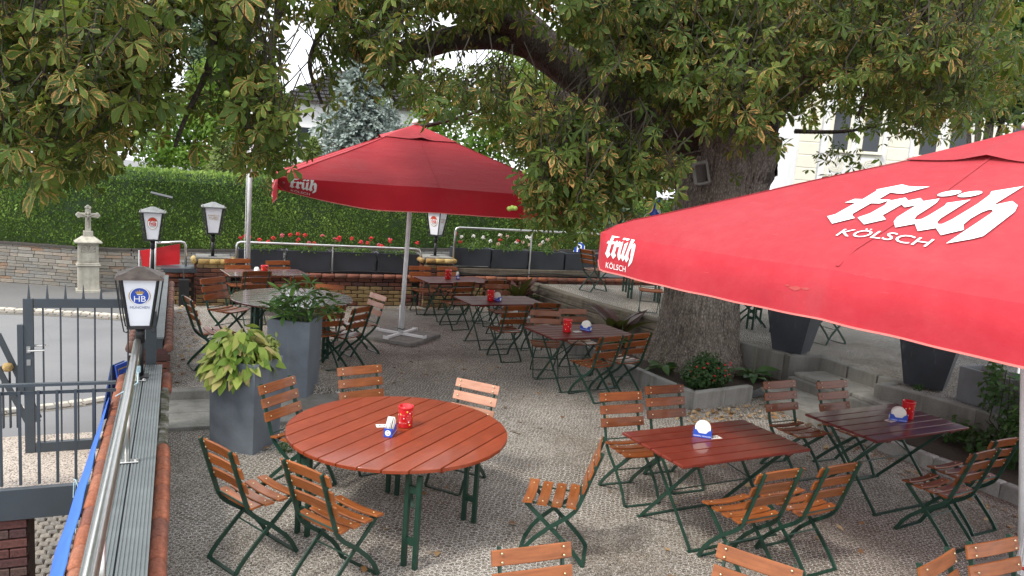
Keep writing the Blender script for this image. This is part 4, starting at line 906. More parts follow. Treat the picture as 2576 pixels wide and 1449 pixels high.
# ------------------------------------------------------------------ tables
def rect_table(cx, cy, yaw, label, mat='table_wood', ln=1.34, wd=.79, z=0):
    r = thing('folding_table', label, 'table', (cx, cy, z + terrace_h(cx, cy) * .6 if z == 0 else z), radians(yaw), 'rectangular folding tables')
    n = 6; w_ = wd / n
    for k in range(n): MB().cbox((0, 0, 0), (ln + random.uniform(-.004, .004), w_ - .012, .024), .004).build('plank', mat, r, (random.uniform(-.002, .002), -wd / 2 + (k + .5) * w_, .738 + random.uniform(-.001, .001)))
    for x in (-.46, .46): MB().cbox((x, 0, .713), (.05, wd - .06, .024), .003).build('batten', mat, r)
    for x in (-.44, .44):
        for s in (-1, 1): MB().bar([(x + s * .006, -s * .30, .70), (x + s * .006, s * .30, .04), (x + s * .006, s * .325, .006)], .028, .010, (1, 0, 0)).build('leg', 'green_metal', r)
    for s in (-1, 1): MB().bar([(-.47, s * .325, .007), (.47, s * .325, .007)], .030, .010).build('foot_bar', 'green_metal', r)
    MB().tube([(-.44, .0, .37), (.1, 0, .69)], .006, 6).build('brace_rod', 'green_metal', r); MB().tube([(.44, .0, .37), (-.1, 0, .69)], .006, 6).build('brace_rod', 'green_metal', r); MB().tube([(-.44, 0, .37), (.44, 0, .37)], .006, 6).build('brace_rod', 'green_metal', r)
    return r
rect_table(4.10, 4.84, 3.8, 'red brown slatted rectangular table in the front row beside the near round table', 'table_red')
rect_table(6.22, 4.97, 4.5, 'dark wine red slatted rectangular table in the front row by the steps', 'table_wine')
rect_table(5.09, 9.02, 5, 'dark red slatted rectangular table nearest the tree trunk', 'table_dark')
rect_table(4.88, 11.40, 3, 'dark red slatted rectangular table in the middle of the row along the tree bed', 'table_dark')
rect_table(4.85, 13.62, 6, 'dark red slatted rectangular table at the rear of the row, near the middle pier', 'table_dark')
rect_table(1.41, 13.60, 9, 'dark red slatted rectangular table at the far left under the flagpole', 'table_gloss')
def round_table(cx, cy, R, pang, legs_ang, label, mat, z=0, legr=None):
    r = thing('round_table', label, 'table', (cx, cy, z + (terrace_h(cx, cy) if z == 0 else 0)), radians(pang), 'round slatted tables')
    n = 11; w_ = 2 * R / n
    for k in range(n):
        y0 = -R + k * w_ + .0045; y1 = y0 + w_ - .009; ys_ = np.linspace(y0, y1, 6)
        xr = [(sqrt(max(1e-4, R * R - y * y)), y) for y in ys_]; poly = [(x, y) for x, y in xr] + [(-x, y) for x, y in xr[::-1]]
        zt = .75 + random.uniform(-.001, .001); ins = [(x * .994, (y0 + y1) / 2 + (y - (y0 + y1) / 2) * .95) for x, y in poly]; m_ = len(poly)
        vs = [(x, y, zt - .026) for x, y in poly] + [(x, y, zt - .004) for x, y in poly] + [(x, y, zt) for x, y in ins]
        fs = [tuple(range(m_))[::-1], tuple(range(2 * m_, 3 * m_))] + [(q_ * m_ + i, q_ * m_ + (i + 1) % m_, (q_ + 1) * m_ + (i + 1) % m_, (q_ + 1) * m_ + i) for q_ in range(2) for i in range(m_)]
        MB().add(vs, fs).build('plank', mat, r)
    for x in (-.42, .42): MB().cbox((x, 0, .708), (.07, R * 1.6, .030), .003).build('batten', mat, r)
    for li, a in enumerate(legs_ang):
        a = radians(a - pang); c_ = Vector((cos(a), sin(a), 0)); t_ = Vector((0, 1, 0)); b_ = c_ * (legr[li] if legr else R * .80)
        for s in (-1, 1):
            p = b_ + t_ * s * .047; MB().cbox((0, 0, .347), (.032, .032, .69), .003).build('leg', 'green_metal', r, (p.x, p.y, 0), 0)
        for zz in (.20, .58): MB().bar([b_ + t_ * -.035 + Vector((0, 0, zz)), b_ + t_ * .035 + Vector((0, 0, zz))], .022, .05).build('stretcher', 'green_metal', r)
        MB().bar([b_ + Vector((0, 0, .45)), b_ - c_ * .26 + Vector((0, 0, .695))], .022, .010).build('brace', 'green_metal', r)
    return r
def leg_angles(px, cx, cy): return [math.degrees(atan2(G(*q_).y - cy, G(*q_).x - cx)) for q_ in px]
round_table(1.62, 5.62, .86, 40, leg_angles([(1034, 1446), (747, 1348), (987, 1251), (1175, 1312)], 1.62, 5.62), 'large red brown round slatted table in the foreground', 'table_wood', 0, (.79, .74, .46, .60))
round_table(1.50, 10.88, .83, 25, (215, 305, 35, 125), 'pale glinting round slatted table behind the tall slate planters', 'table_gloss')
round_table(9.05, 13.3, .80, 10, (200, 250, 20, 110), 'round table with green legs on the upper terrace at the back, mostly hidden', 'table_dark', UP)
round_table(9.55, 10.35, .80, 30, (205, 240, 60, 330), 'round table with green legs on the upper terrace just right of the trunk, mostly hidden', 'table_dark', UP)
# ------------------------------------------------------------------ things on the tables
POT = MB().lathe([(.055, 0), (.0575, .004), (.0575, .145), (.058, .148), (.0615, .152), (.062, .165), (.059, .170), (.055, .166), (.053, .02), (0, .018)], 28).mesh('pot_body', 'pot_red', True)
DOTS = {c: MB().add([(0, 0, 0)] + [(.0075 * cos(a), 0, .0075 * sin(a)) for a in np.linspace(0, 2 * pi, 11)[:-1]], [tuple([0, 1 + k, 1 + (k + 1) % 10]) for k in range(10)]).mesh('dot', c) for c in ('pot_yellow', 'print_white')}
def pot(p, label, rz=0, sc=1.0, text=False):
    r = thing('cutlery_pot', label, 'cutlery pot', p, rz, 'red cutlery pots'); b_ = link('pot_body', POT, r); r.scale = (sc,) * 3
    for k, (a, z_, c, s) in enumerate(((-95, .135, 'pot_yellow', 1), (-72, .120, 'print_white', .7), (-80, .05, 'print_white', .8), (-70, .027, 'pot_yellow', 1.1), (-120, .08, 'print_white', .6), (-35, .09, 'pot_yellow', 1), (-20, .04, 'print_white', .8), (-150, .11, 'pot_yellow', 1), (-155, .04, 'print_white', .8), (-50, .13, 'print_white', .6), (30, .09, 'pot_yellow', 1), (180, .1, 'print_white', .8))):
        a = radians(a); q_ = .0582; link('dot', DOTS[c], b_, (q_ * cos(a), q_ * sin(a), z_), rot=(0, 0, a + pi / 2), scl=s)
    if text:
        for a, tx, s, z_ in ((-82, 'ALL', .020, .095), (-80, 'COLO', .017, .077), (-80, 'GNE', .017, .060), (-125, 'KÖLSCH', .016, .038), (-130, 'FRÜH', .016, .10)):
            a = radians(a); decal('lettering', text_poly(tx), (.0590 * cos(a), .0590 * sin(a), z_), (-sin(a), cos(a), 0), (0, 0, 1), s, 'canvas_piping', b_, .0006)
    return r
def holder(p, label, rz, n=5, sc=1.0, text=True, card=None):
    r = thing('coaster_holder', label, 'coaster holder', p, rz, 'blue coaster holders'); r.scale = (sc * 1.4,) * 3
    for s in (-1, 1):
        poly = [(-.052, 0), (.052, 0), (.052, .046), (.036, .046), (.020, .026), (-.020, .026), (-.036, .046), (-.052, .046)]
        vs = [(x, s * .020, z_) for x, z_ in poly] + [(x, s * .023, z_) for x, z_ in poly]; m_ = 8
        MB().add(vs, [tuple(range(8)), tuple(range(8, 16))[::-1]] + [(i, (i + 1) % 8, 8 + (i + 1) % 8, 8 + i) for i in range(8)]).build('side_plate', 'holder_blue', r)
    for s in (-1, 1): MB().box((s * .0525, 0, .024), (.003, .046, .048)).build('end_plate', 'holder_blue', r)
    MB().box((0, 0, .0015), (.102, .039, .003)).build('base_plate', 'holder_blue', r)
    disc = MB().lathe([(.046, -.0012), (.0465, 0), (.046, .0012)], 28).mesh('coaster', 'card_white')
    for k in range(n): link('coaster', disc, r, (0, -.013 + k * .026 / max(1, n - 1), .052), rot=(pi / 2 + random.uniform(-.06, .06) - (k - n / 2) * .05, random.uniform(-3, 3), 0))
    if text:
        for s in (-1, 1):
            decal('lettering', text_poly('HOFBRÄU  MÜNCHEN'), (0, s * .0233, .006), (-s, 0, 0) if s > 0 else (1, 0, 0), (0, 0, 1), .0105, 'print_white', r, .0004)
            decal('emblem_disc', polys(ell(0, .024, .0155, .0165)), (s * .0545, 0, 0), (0, s, 0), (0, 0, 1), 1, 'print_white', r, .0004); decal('lettering', text_poly('HB'), (s * .0545, 0, .014), (0, s, 0), (0, 0, 1), .014, 'print_navy', r, .0008)
            decal('crown_emblem', CROWN, (s * .0545, 0, .030), (0, s, 0), (0, 0, 1), .0055, 'print_navy', r, .0008)
    return r
TZ = .7515
def on(x, y, dz=0): q_ = G(x, y, TZ + dz); return (q_.x, q_.y, TZ + dz)
pot(on(1019, 1072), 'red cutlery pot with dots on the near round table', radians(0), 1, True)
holder(on(981, 1092), 'blue coaster holder full of beer mats on the near round table', radians(62), 9)
holder(on(1766, 1098), 'blue coaster holder on the red brown front rectangular table', radians(-38), 3)
pot(on(2281, 1051), 'red cutlery pot on the wine red table by the steps', radians(20), 1)
holder(on(2258, 1058), 'blue coaster holder in front of the red pot on the table by the steps', radians(-38), 4)
pot(on(1426, 834), 'red cutlery pot on the table nearest the tree trunk', .3); holder(on(1474, 831), 'blue coaster holder on the table nearest the tree trunk', radians(-60), 3)
pot(on(1234, 756), 'red cutlery pot on the middle bed-side table', .5); holder(on(1250, 756), 'blue coaster holder on the middle bed-side table', radians(-62), 3)
pot(on(1127, 701), 'red cutlery pot on the rear bed-side table', .1); holder(on(1151, 701), 'blue coaster holder on the rear bed-side table', radians(75), 3)
q_ = G(665, 694, .75 + .07); pot((q_.x, q_.y, .75 + .0775), 'red cutlery pot on the far left table', .2); holder((q_.x - .12, q_.y + .03, .75 + .0775), 'blue coaster holder on the far left table', radians(-70), 3)
def card(p, rz, txt, label):
    r = thing('table_card', label, 'table card', p, rz); r.scale = (1.3, 1.3, 1); MB().cbox((0, 0, 0), (.085, .055, .002), .0005).build('card', 'card_white', r); decal('lettering', text_poly(txt), (0, -.018, .001), (1, 0, 0), (0, 1, 0), .048, 'print_black', r, .0006)
card(on(1797, 1100, .001), radians(178), '408', 'white number card lying by the coaster holder on the front rectangular table')
card(on(2240, 1058, .001), radians(12), '405', 'white number card lying left of the coaster holder on the table by the steps')
card(on(964, 1071, .001), radians(-8), '401', 'white number card lying behind the coaster holder on the near round table')
card(on(1452, 834, .001), radians(10), '409', 'white number card lying between pot and holder on the table nearest the trunk')
# ------------------------------------------------------------------ parasols
SCL = .008
def parasol(cx, cy, s, yaw, ze, za, label, mats, poletilt=(0, 0), ground=0, val=.33, curl=0, logos=True, pole_r=.036, sagk=1.0, basez=.06, bend=.05, wrk=0):
    r = thing('parasol', label, 'parasol', (cx, cy, ground), radians(yaw)); ze -= ground; za -= ground; cm, vm, pm = mats
    cs = [(-s, -s), (s, -s), (s, s), (-s, s)]; NS, NTT = 48, 24
    tds = [Vector((cs[(k + 1) % 4][0] - cs[k][0], cs[(k + 1) % 4][1] - cs[k][1], 0)).normalized() for k in range(4)]
    nxs = [Vector((t.y, -t.x, 0)) for t in tds]
    def edge(k, u):
        a, b_ = cs[k], cs[(k + 1) % 4]; sc = 1 - SCL * (sin(u * pi * 2) ** 2); return (a[0] + (b_[0] - a[0]) * u) * sc, (a[1] + (b_[1] - a[1]) * u) * sc
    def can(k, u, t):
        ex, ey = edge(k, u); sag = -.03 * sin(t * pi) - .03 * t * abs(sin(u * 2 * pi)) * sin(min(1, t * 1.1) * pi * .5) - bend / max(.01, sagk) * max(0, (t - .92) / .08) ** 2
        wr = wrk * (.010 * sin(7.3 * u + 4 * t + k) * sin(t * 9) + .007 * sin(26 * u + 5 * sin(t * 4 + u * 3)) * t * t + .004 * sin(61 * u + 9 * t) * t ** 4) * (1 - .8 * t ** 8)
        return Vector((ex * t, ey * t, za + (ze - za) * t + sag * sagk + wr))
    def valp(k, u, t, lift=0):
        e = can(k, u, 1); crn = min(u, 1 - u); cut = .0 if crn > .03 else (1 - max(0, crn) / .03) ** 2 * .07; n_ = nxs[k]
        d = .05 * sin(min(1, t * 1.6) * pi / 2) * min(1, max(0, crn) / .02) + .010 * sin(u * 23 + k) * t + .006 * sin(u * 61 + 2 * k) * t * t + lift; dz = -(val - cut) * (t ** 1.12)
        if curl and k == 0: cu = max(0, 1 - u / .30) * t; d -= .42 * cu ** 1.2 * curl; dz += .17 * cu ** 1.4 * curl
        return e + n_ * d + Vector((0, 0, dz))
    def wrap(nm, shape, k, d0, t0, sc, mt, par, lift, mirror=1):
        """flat print laid on the valance: d0 metres along the edge, t0 share of its drop"""
        vs = [valp(k, (d0 + mirror * x * sc) / (2 * s), max(.02, min(.985, t0 - y * sc / val)), lift) for x, y in shape[0]]
        MB().add(vs, shape[1]).build(nm, mt, par)
    for k in range(4):
        mb = MB()
        for i in range(NS + 1):
            for j in range(NTT + 1): mb.v.append(can(k, i / NS, .02 + .98 * j / NTT))
        for i in range(NS):
            for j in range(NTT): a = i * (NTT + 1) + j; mb.f.append((a, a + 1, a + NTT + 2, a + NTT + 1))
        mb.build('canopy_panel', cm, r, smooth=True)
        mb = MB(); NV = 8
        for i in range(NS * 2 + 1):
            for j in range(NV + 1): mb.v.append(valp(k, i / (NS * 2), j / NV))
        for i in range(NS * 2):
            for j in range(NV): a = i * (NV + 1) + j; mb.f.append((a, a + 1, a + NV + 2, a + NV + 1))
        va = mb.build('valance', vm, r, smooth=True)
        MB().bar([Vector(mb.v[i * (NV + 1) + NV]) for i in range(NS * 2 + 1)], .006, .012).build('hem', pm, va)
        if logos:
            for d0 in (.30, 2 * s - .30):
                wrap('logo', FRUH, k, d0, .66, .34, 'print_white', va, .005); wrap('lettering', text_poly('KÖLSCH'), k, d0 - .02, .90, .062, 'print_white', va, .005)
                if curl and k == 3 and d0 > 1: wrap('logo', FRUH, k, d0, .66, .34, 'print_white', va, -.005); wrap('lettering', text_poly('KÖLSCH'), k, d0 - .02, .90, .062, 'print_white', va, -.005)
    if wrk == 1.0:
        for d0, wd_ in ((2.02, .05), (2.10, .03), (1.96, .02)): wrap('dirt_streak', polys([(-.5, -.02), (-.3, .06), (-.05, .10), (.2, .13), (.5, .05), (.4, -.06), (.15, -.16), (-.2, -.12)]), 3, d0, .45 + wd_, wd_ * 2, 'canvas_stain', r, .003)
    mb = MB(); n_ = 16; rr = .27
    for i in range(n_ * 4 + 1):
        k = min(3, i // n_); u = (i - k * n_) / n_
        for j in range(6):
            t = .012 + (rr - .012) * j / 5; q_ = can(k, u, t); flap = .035 * (j / 5) ** 2 * max(0, 1 - abs(u - .5) / .16); mb.v.append(q_ + Vector((0, 0, .016 + flap)))
    for i in range(n_ * 4):
        for j in range(5): a = i * 6 + j; mb.f.append((a, a + 1, a + 7, a + 6))
    mb.build('vent_cap', 'vent_red' if cm == 'canvas_shaded' else cm, r, smooth=True)
    for k in range(4):
        for u in (0, .5): MB().bar([can(k, u, t) + Vector((0, 0, .004)) for t in np.linspace(.06, .99, 14)], .022, .004).build('seam', cm, r)
    MB().lathe([(.06, -.03), (.065, .0), (.04, .03), (.02, .05), (0, .055)], 16).build('finial', 'white_paint', r, (0, 0, za + .045), smooth=True)
    px, py = poletilt; MB().tube([(px, py, basez), (0, 0, za)], pole_r, 16).build('pole', 'white_pole', r, smooth=True)
    for k in range(8):
        a = edge(k // 2, .5 * (k % 2)); MB().bar([(0, 0, za - .10), (a[0] * .97, a[1] * .97, ze - .07)], .018, .022).build('rib', 'steel', r); MB().bar([(0, 0, ze - .30), (a[0] * .5, a[1] * .5, za + (ze - za) * .5 - .11)], .014, .016).build('strut', 'steel', r)
    MB().lathe([(.05, -.05), (.055, 0), (.05, .05)], 16).build('runner', 'white_paint', r, (0, 0, ze - .30)); return r, can
parasol(3.40, 11.80, 2.05, -6, 2.55, 3.45, 'dark red square parasol on a white pole in the middle of the terrace', ('canvas_shaded', 'canvas_deep', 'canvas_piping'), (-.013, .22), curl=1.0, sagk=.35, bend=0, wrk=.6)
P2C, P2S, P2Y, P2E, P2A = (5.95, 3.90), 2.25, 10, 2.405, 3.42
p = Vector((6.06, 3.44, 0)) - Vector((*P2C, 0)); p.rotate(Matrix.Rotation(-radians(P2Y), 3, 'Z'))
par2, can2 = parasol(*P2C, P2S, P2Y, P2E, P2A, 'bright red square parasol with large white lettering at the right edge', ('canvas_top', 'canvas_red', 'canvas_piping'), (p.x, p.y), pole_r=.045, sagk=.6, val=.31, wrk=1.0)
def panel_logo():
    """large lettering printed on the panel that faces the camera side"""
    c_, si = cos(radians(P2Y)), sin(radians(P2Y)); R = lambda v_: Vector((v_.x * c_ + v_.y * si, -v_.x * si + v_.y * c_, v_.z)); n_ = Vector((-(P2A - P2E) / P2S, 0, 1)).normalized()
    def loc(x, y): o_, d = R(CO - Vector((*P2C, 0))), R(sight(x, y)); return o_ + d * ((Vector((0, 0, P2A)) - o_).dot(n_) / d.dot(n_))
    def lay(nm, shape, org, ux, uy, sc):
        vs = []
        for x, y in shape[0]:
            q_ = org + ux * x * sc + uy * y * sc; t = -q_.x / P2S
            for _ in range(3): u = (P2S - q_.y / t) / (2 * P2S); t = -q_.x / (P2S * (1 - SCL * sin(u * pi * 2) ** 2))
            vs.append(can2(3, u, t) + n_ * .010)
        MB().add(vs, shape[1]).build(nm, 'print_white', par2)
    a, b_ = loc(2094, 557), loc(2386, 584); ux = b_ - a; w_ = .95 * ux.length / ((1080 - 322) / 1160); ux.normalize(); uy = n_.cross(ux)
    lay('logo', FRUH, a + ux * (w_ * (745 - 322) / 1160), ux, uy, w_); k_, k2 = loc(2088, 588), loc(2350, 613); kw = k2 - k_
    lay('lettering', text_poly('KÖLSCH'), (k_ + k2) / 2, kw.normalized(), n_.cross(kw.normalized()), kw.length / 4.25)
panel_logo()
pb = thing('umbrella_stand', 'white cross shaped parasol foot on four concrete slabs', 'stand', (3.41, 12.02, 0), radians(-47))
for i in (-1, 1):
    for j in (-1, 1): MB().cbox((i * .242, j * .242, .03), (.478, .478, .055), .006).build('slab', 'concrete', pb)
for k in range(2): MB().bar([(-.46 if k else 0, 0 if k else -.46, .075), (.46 if k else 0, 0 if k else .46, .075 + .001 * k)], .05, .035).build('cross_arm', 'white_paint', pb)
for k in range(4):
    a = k * pi / 2; MB().bar([(.455 * cos(a) - .05 * sin(a), .455 * sin(a) + .05 * cos(a), .062), (.455 * cos(a) + .05 * sin(a), .455 * sin(a) - .05 * cos(a), .062)], .012, .09).build('end_plate', 'white_paint', pb)
MB().tube([(0, 0, .09), (.0, .0, .55)], .046, 14).build('pole_socket', 'white_paint', pb, smooth=True)
MB().tube([(.055 * cos(a), .055 * sin(a), .16 + .008 * sin(3 * a)) for a in np.linspace(0, 2 * pi, 14)], .008, 5).build('green_tie', 'green_metal', pb)
p2b = thing('pole_sleeve', 'fluted white pole sleeve with a red ribbon in the bottom right corner', 'pole sleeve', (6.06, 3.44, 0))
fl = [((.062 if k % 2 else .056) * cos(2 * pi * k / 32), (.062 if k % 2 else .056) * sin(2 * pi * k / 32)) for k in range(32)]
MB().prism(fl, .03, .62).build('fluted_sleeve', 'white_paint', p2b); MB().lathe([(.064, 0), (.064, .03)], 20, (0, 0, .62)).build('collar', 'white_paint', p2b); MB().cbox((0, 0, .015), (.5, .5, .03), .006).build('foot_plate', 'concrete', p2b)
MB().lathe([(.066, -.012), (.070, 0), (.066, .012)], 20, (0, 0, .09)).build('red_ribbon', 'print_red', p2b)
parasol(11.3, 6.9, 1.75, 12, 2.72, 3.55, 'blue parasol edge showing above the bright red parasol on the upper terrace', ('canvas_blue', 'canvas_blue', 'canvas_blue'), ground=UP, val=.22, logos=False)
sk_ = thing('white_stake', 'thin white stake leaning in the climbing plant at the right edge', 'stake'); MB().tube([G(2527, 1102, .35), G(2548, 1010, .62), G(2590, 790, 1.2)], .016, 10).build('rod', 'white_paint', sk_)
MB().tube([(p.x + .02 * cos(a), p.y + .02 * sin(a), p.z) for p in [G(2539, 1050, .5)] for a in np.linspace(0, 2 * pi, 9)], .004, 5).build('tie_ring', 'black_metal', sk_)
# ------------------------------------------------------------------ planters
def planter(c, z0, h, bb, bt, rz, label, mat, group=None, cut=0, wall=.03, soil=True):
    r = thing('planter', label, 'planter', (c[0], c[1], z0), rz, group); hb = bb if hasattr(bb, '__len__') else (bb, bb); ht = bt if hasattr(bt, '__len__') else (bt, bt)
    MB().frustum((0, 0), hb, ht, 0, h, 0, cut)
    def ring(hx, hy, z): return [(-hx, -hy, z), (hx, -hy, z), (hx, hy, z), (-hx, hy, z)]
    e = .008; vs = ring(hb[0], hb[1], 0) + ring(ht[0], ht[1], h - e) + ring(ht[0] - e, ht[1] - e, h) + ring(ht[0] - wall, ht[1] - wall, h) + ring(ht[0] - wall, ht[1] - wall, h - .10)
    fs = [(3, 2, 1, 0)] + [(4 * k + i, 4 * k + (i + 1) % 4, 4 * k + 4 + (i + 1) % 4, 4 * k + 4 + i) for k in range(4) for i in range(4)]
    MB().add(vs, fs).build('planter_shell', mat, r)
    MB().add(ring(ht[0] - wall - .002, ht[1] - wall - .002, h - .06), [(0, 1, 2, 3)]).build('potting_soil', 'soil', r); return r
PA = (.635, 7.53); PB = (1.30, 9.12)
planter(PA, 0, .87, (.235, .225), (.245, .235), radians(-39), 'shorter slate grey planter in front, with wilting yellow green leaves', 'planter_slate')
planter(PB, .02, .92, .230, .250, radians(-26), 'taller slate grey planter behind, with a bushy dark green shrub', 'planter_slate')
planter((8.42, 8.52), UP + .03, .85, .21, .36, radians(28), 'tapered anthracite planter on the corner block left of the steps', 'planter_dark')
planter((8.86, 6.60), UP + .03, .85, .22, .37, radians(30), 'tapered anthracite planter on the block wall right of the steps', 'planter_dark')
planter((8.80, 5.35), UP + .03, .42, (.20, .62), (.21, .63), radians(3), 'long grey trough planter spotted with dark marks at the right edge', 'planter_grey')
# ------------------------------------------------------------------ leaf shapes
def leaf_mesh(nm, mat, ln, wd, droop=.25, fold=.12, st=((0, .03), (.25, .75), (.5, 1), (.78, .62), (1, 0)), wave=0):
    vs = []; fs = []; rows = []
    for i, (t, k) in enumerate(st):
        y = ln * t; z = -droop * ln * t * t; hw = wd / 2 * k
        if k <= .03: rows.append([len(vs)]); vs.append((0, y, z))
        else:
            a = len(vs); vs += [(-hw, y, z + fold * hw + wave * sin(i * 2.1)), (0, y, z), (hw, y, z + fold * hw - wave * sin(i * 2.1))]; rows.append([a, a + 1, a + 2])
    for a, b in zip(rows, rows[1:]):
        if len(a) == 1: fs += [(a[0], b[1], b[0]), (a[0], b[2], b[1])]
        elif len(b) == 1: fs += [(a[0], a[1], b[0]), (a[1], a[2], b[0])]
        else: fs += [(a[0], a[1], b[1], b[0]), (a[1], a[2], b[2], b[1])]
    return MB().add(vs, fs).mesh(nm, mat, True)
def leaf_at(me, parent, p, d, sc, roll=0, nm='leaf'):
    """leaf whose length follows direction d, upper face tilted to the sky"""
    d = Vector(d).normalized(); up = Vector((random.gauss(0, .25), random.gauss(0, .25), 1)); x = d.cross(up)
    if x.length < .05: x = Vector((1, 0, 0))
    x.normalize(); z = x.cross(d); M = Matrix((x, d, z)).transposed()
    if roll: M = M @ Matrix.Rotation(roll, 3, 'Y')
    ob = link(nm, me, parent, p); ob.rotation_euler = M.to_euler(); ob.scale = (sc,) * 3; return ob
# wilting plant
wp = thing('wilting_plant', 'drooping yellow green broad leaved plant with withered brown leaves in the shorter planter', 'plant', (PA[0] - .06, PA[1], .84))
lm = [leaf_mesh('leaf', 'peony_leaf', .16, .085, dr, .15, wave=wv) for dr, wv in ((.5, .004), (.8, .008), (.3, .002))]
for k in range(9):
    a = k * 2.4; tip = Vector((.16 * cos(a), .16 * sin(a), .16 + .05 * (k % 3))); MB().tube([(0, 0, -.06), tip * .6, tip], .005, 5).build('stem', 'stem', wp)
for k in range(285):
    a = random.uniform(0, 2 * pi) if k < 190 else random.gauss(-2.3, .8); rr = .05 + .245 * random.random() ** .7; z = .24 - .55 * max(0, rr - .10) ** 1.1 * 2.2 + random.uniform(-.06, .08) - (.10 if cos(a - 3.9) > .3 and rr > .2 else 0)
    leaf_at(random.choice(lm), wp, (rr * cos(a) - .02, rr * sin(a), z), (cos(a + random.gauss(0, .5)), sin(a + random.gauss(0, .5)), random.uniform(-1.1, .15)), random.uniform(.65, 1.05), random.gauss(0, .5))
def leaf_cloud(nm, mat, centers, n, size, parent, kind='stuff', up=.4, flat=False):
    """n small leaves spread through ellipsoids (center, radii)"""
    vol = np.array([c[1][0] * c[1][1] * c[1][2] for c in centers]) ** .8; pick = RNG.choice(len(centers), n, p=vol / vol.sum())
    C_ = np.array([c[0] for c in centers])[pick]; Rr = np.array([c[1] for c in centers])[pick]
    d = unit(RNG.normal(0, 1, (n, 3))); rad = RNG.random(n)[:, None] ** .38; P = C_ + d * rad * Rr
    N = unit(d + np.array([0, 0, up]) + RNG.normal(0, .45, (n, 3))); U = unit(np.cross(N, RNG.normal(0, 1, (n, 3)))) ; U = unit(U + np.array([0, 0, -.25]))
    clump = RNG.random(len(centers))[pick]; r_ = np.clip(.25 + .5 * clump + RNG.normal(0, .17, n), 0, 1)
    v, t, r = scatter_cards(P, N, U, RNG.uniform(size * .6, size * 1.25, n), r_)
    o_ = link(nm, np_mesh(nm, v, t, mat, {'rnd': r}), parent)
    if kind: tag(o_, kind=kind)
    return o_
va = thing('variegated_shrub', 'small cream speckled shrub at the right side of the shorter planter', 'plant', (PA[0] + .16, PA[1] + .06, .82))
leaf_cloud('foliage', 'variegated_leaf', [((0, 0, .10), (.13, .12, .12)), ((.05, .03, .16), (.10, .10, .08))], 420, .06, va); MB().tube([(0, 0, -.06), (.01, 0, .12)], .007, 5).build('stem', 'stem', va)
# bushy laurel
lp = thing('bushy_shrub', 'dense dark green glossy leaved shrub in the taller planter', 'shrub', (PB[0] + .10, PB[1], .90)); lp.scale = (1.0, 1.0, 1.1)
ll = [leaf_mesh('leaf', 'laurel_leaf', .17, .050, dr, .2) for dr in (.15, .35)]
k = 0
for c in range(59):
    a = random.uniform(0, 2 * pi); rr = .40 * sqrt(random.random()); z = .04 + .36 * sqrt(max(0, 1 - (rr / .46) ** 2)) * random.uniform(.15, 1.1); base = Vector((rr * cos(a), rr * sin(a), z))
    MB().tube([(rr * .3 * cos(a), rr * .3 * sin(a), -.06), base * .7, base], .004, 4).build('stem', 'stem', lp)
    for q_ in range(5):
        b = q_ * 2.4 + random.uniform(-.3, .3); el = random.uniform(-.15, .9); d = Vector((cos(b), sin(b), el)) + Vector((cos(a), sin(a), 0)) * .3; leaf_at(random.choice(ll), lp, base, d, random.uniform(.7, 1.15)); k += 1
tag(sheet('weed_patch', [(0, 0), (0, 0), (0, 0)], 0, 'soil'), kind='structure') if False else None
wd_ = thing('weed_tuft', 'small green weed growing at the foot of the shorter planter', 'weed', (.98, 7.22, 0)); leaf_cloud('foliage', 'bush_leaf', [((0, 0, .06), (.09, .06, .06))], 160, .03, wd_)
wd_ = thing('weed_tuft', 'small green weed in front of the right tapered planter', 'weed', (8.5, 6.42, .53)); leaf_cloud('foliage', 'bush_leaf', [((0, 0, .03), (.09, .06, .04))], 120, .03, wd_)
# tree bed plants
hl = [leaf_mesh('leaf', 'hosta_leaf', .26, .12, dr, .2) for dr in (.35, .6)]
def rosette(x, y, z, n, sc, label, me, nm='hosta', cat='plant', el=(.2, .9)):
    r = thing(nm, label, cat, (x, y, z))
    for k in range(n):
        a = k * 2.4 + random.uniform(-.3, .3); leaf_at(me[k % len(me)], r, (.03 * cos(a), .03 * sin(a), random.uniform(.02, .12) * sc), (cos(a), sin(a), random.uniform(*el)), sc * random.uniform(.75, 1.15))
    MB().tube([(0, 0, 0), (.02, .01, .30 * sc), (.03, .03, .42 * sc)], .005, 5).build('flower_stalk', 'stem', r); return r
p = G(1665, 935, .13); rosette(p.x, p.y, .12, 11, 1.0, 'broad leaved green plant at the left foot of the tree trunk', hl)
p = G(1893, 955, .13); rosette(p.x, p.y, .12, 14, 1.15, 'broad leaved green plant at the right foot of the tree trunk', hl)
p = G(1560, 870, .13); rosette(p.x, p.y, .12, 9, 1.0, 'broad leaved green plant beside the dark leaved canna', hl)
p = G(1375, 768, .13); rosette(p.x, p.y, .12, 11, 1.2, 'broad leaved green plant at the far end of the tree bed', hl, el=(.4, 1.6))
p = G(1420, 800, .13); rosette(p.x, p.y, .12, 9, 1.0, 'broad leaved green plant midway along the tree bed', hl)
bl = thing('flowering_bush', 'low green bush with small red flowers at the corner of the tree bed', 'bush'); p = G(1785, 985, .13); bl.location = (p.x + .1, p.y + .25, .12)
leaf_cloud('foliage', 'bush_leaf', [((0, 0, .20), (.36, .30, .22)), ((-.18, -.05, .16), (.22, .2, .16)), ((.2, .0, .16), (.2, .2, .16)), ((.05, .05, .34), (.22, .2, .14))], 2600, .055, bl)
fr_ = MB().lathe([(0, -.012), (.014, 0), (.012, .01), (0, .014)], 7).mesh('flower', 'petal_red')
for k in range(16): a = random.uniform(3.4, 6.2); link('flower', fr_, bl, (.33 * cos(a), .28 * sin(a), random.uniform(.15, .42)))
cm = [leaf_mesh('leaf', 'canna_leaf', .50, .15, dr, .25) for dr in (.25, .5)]
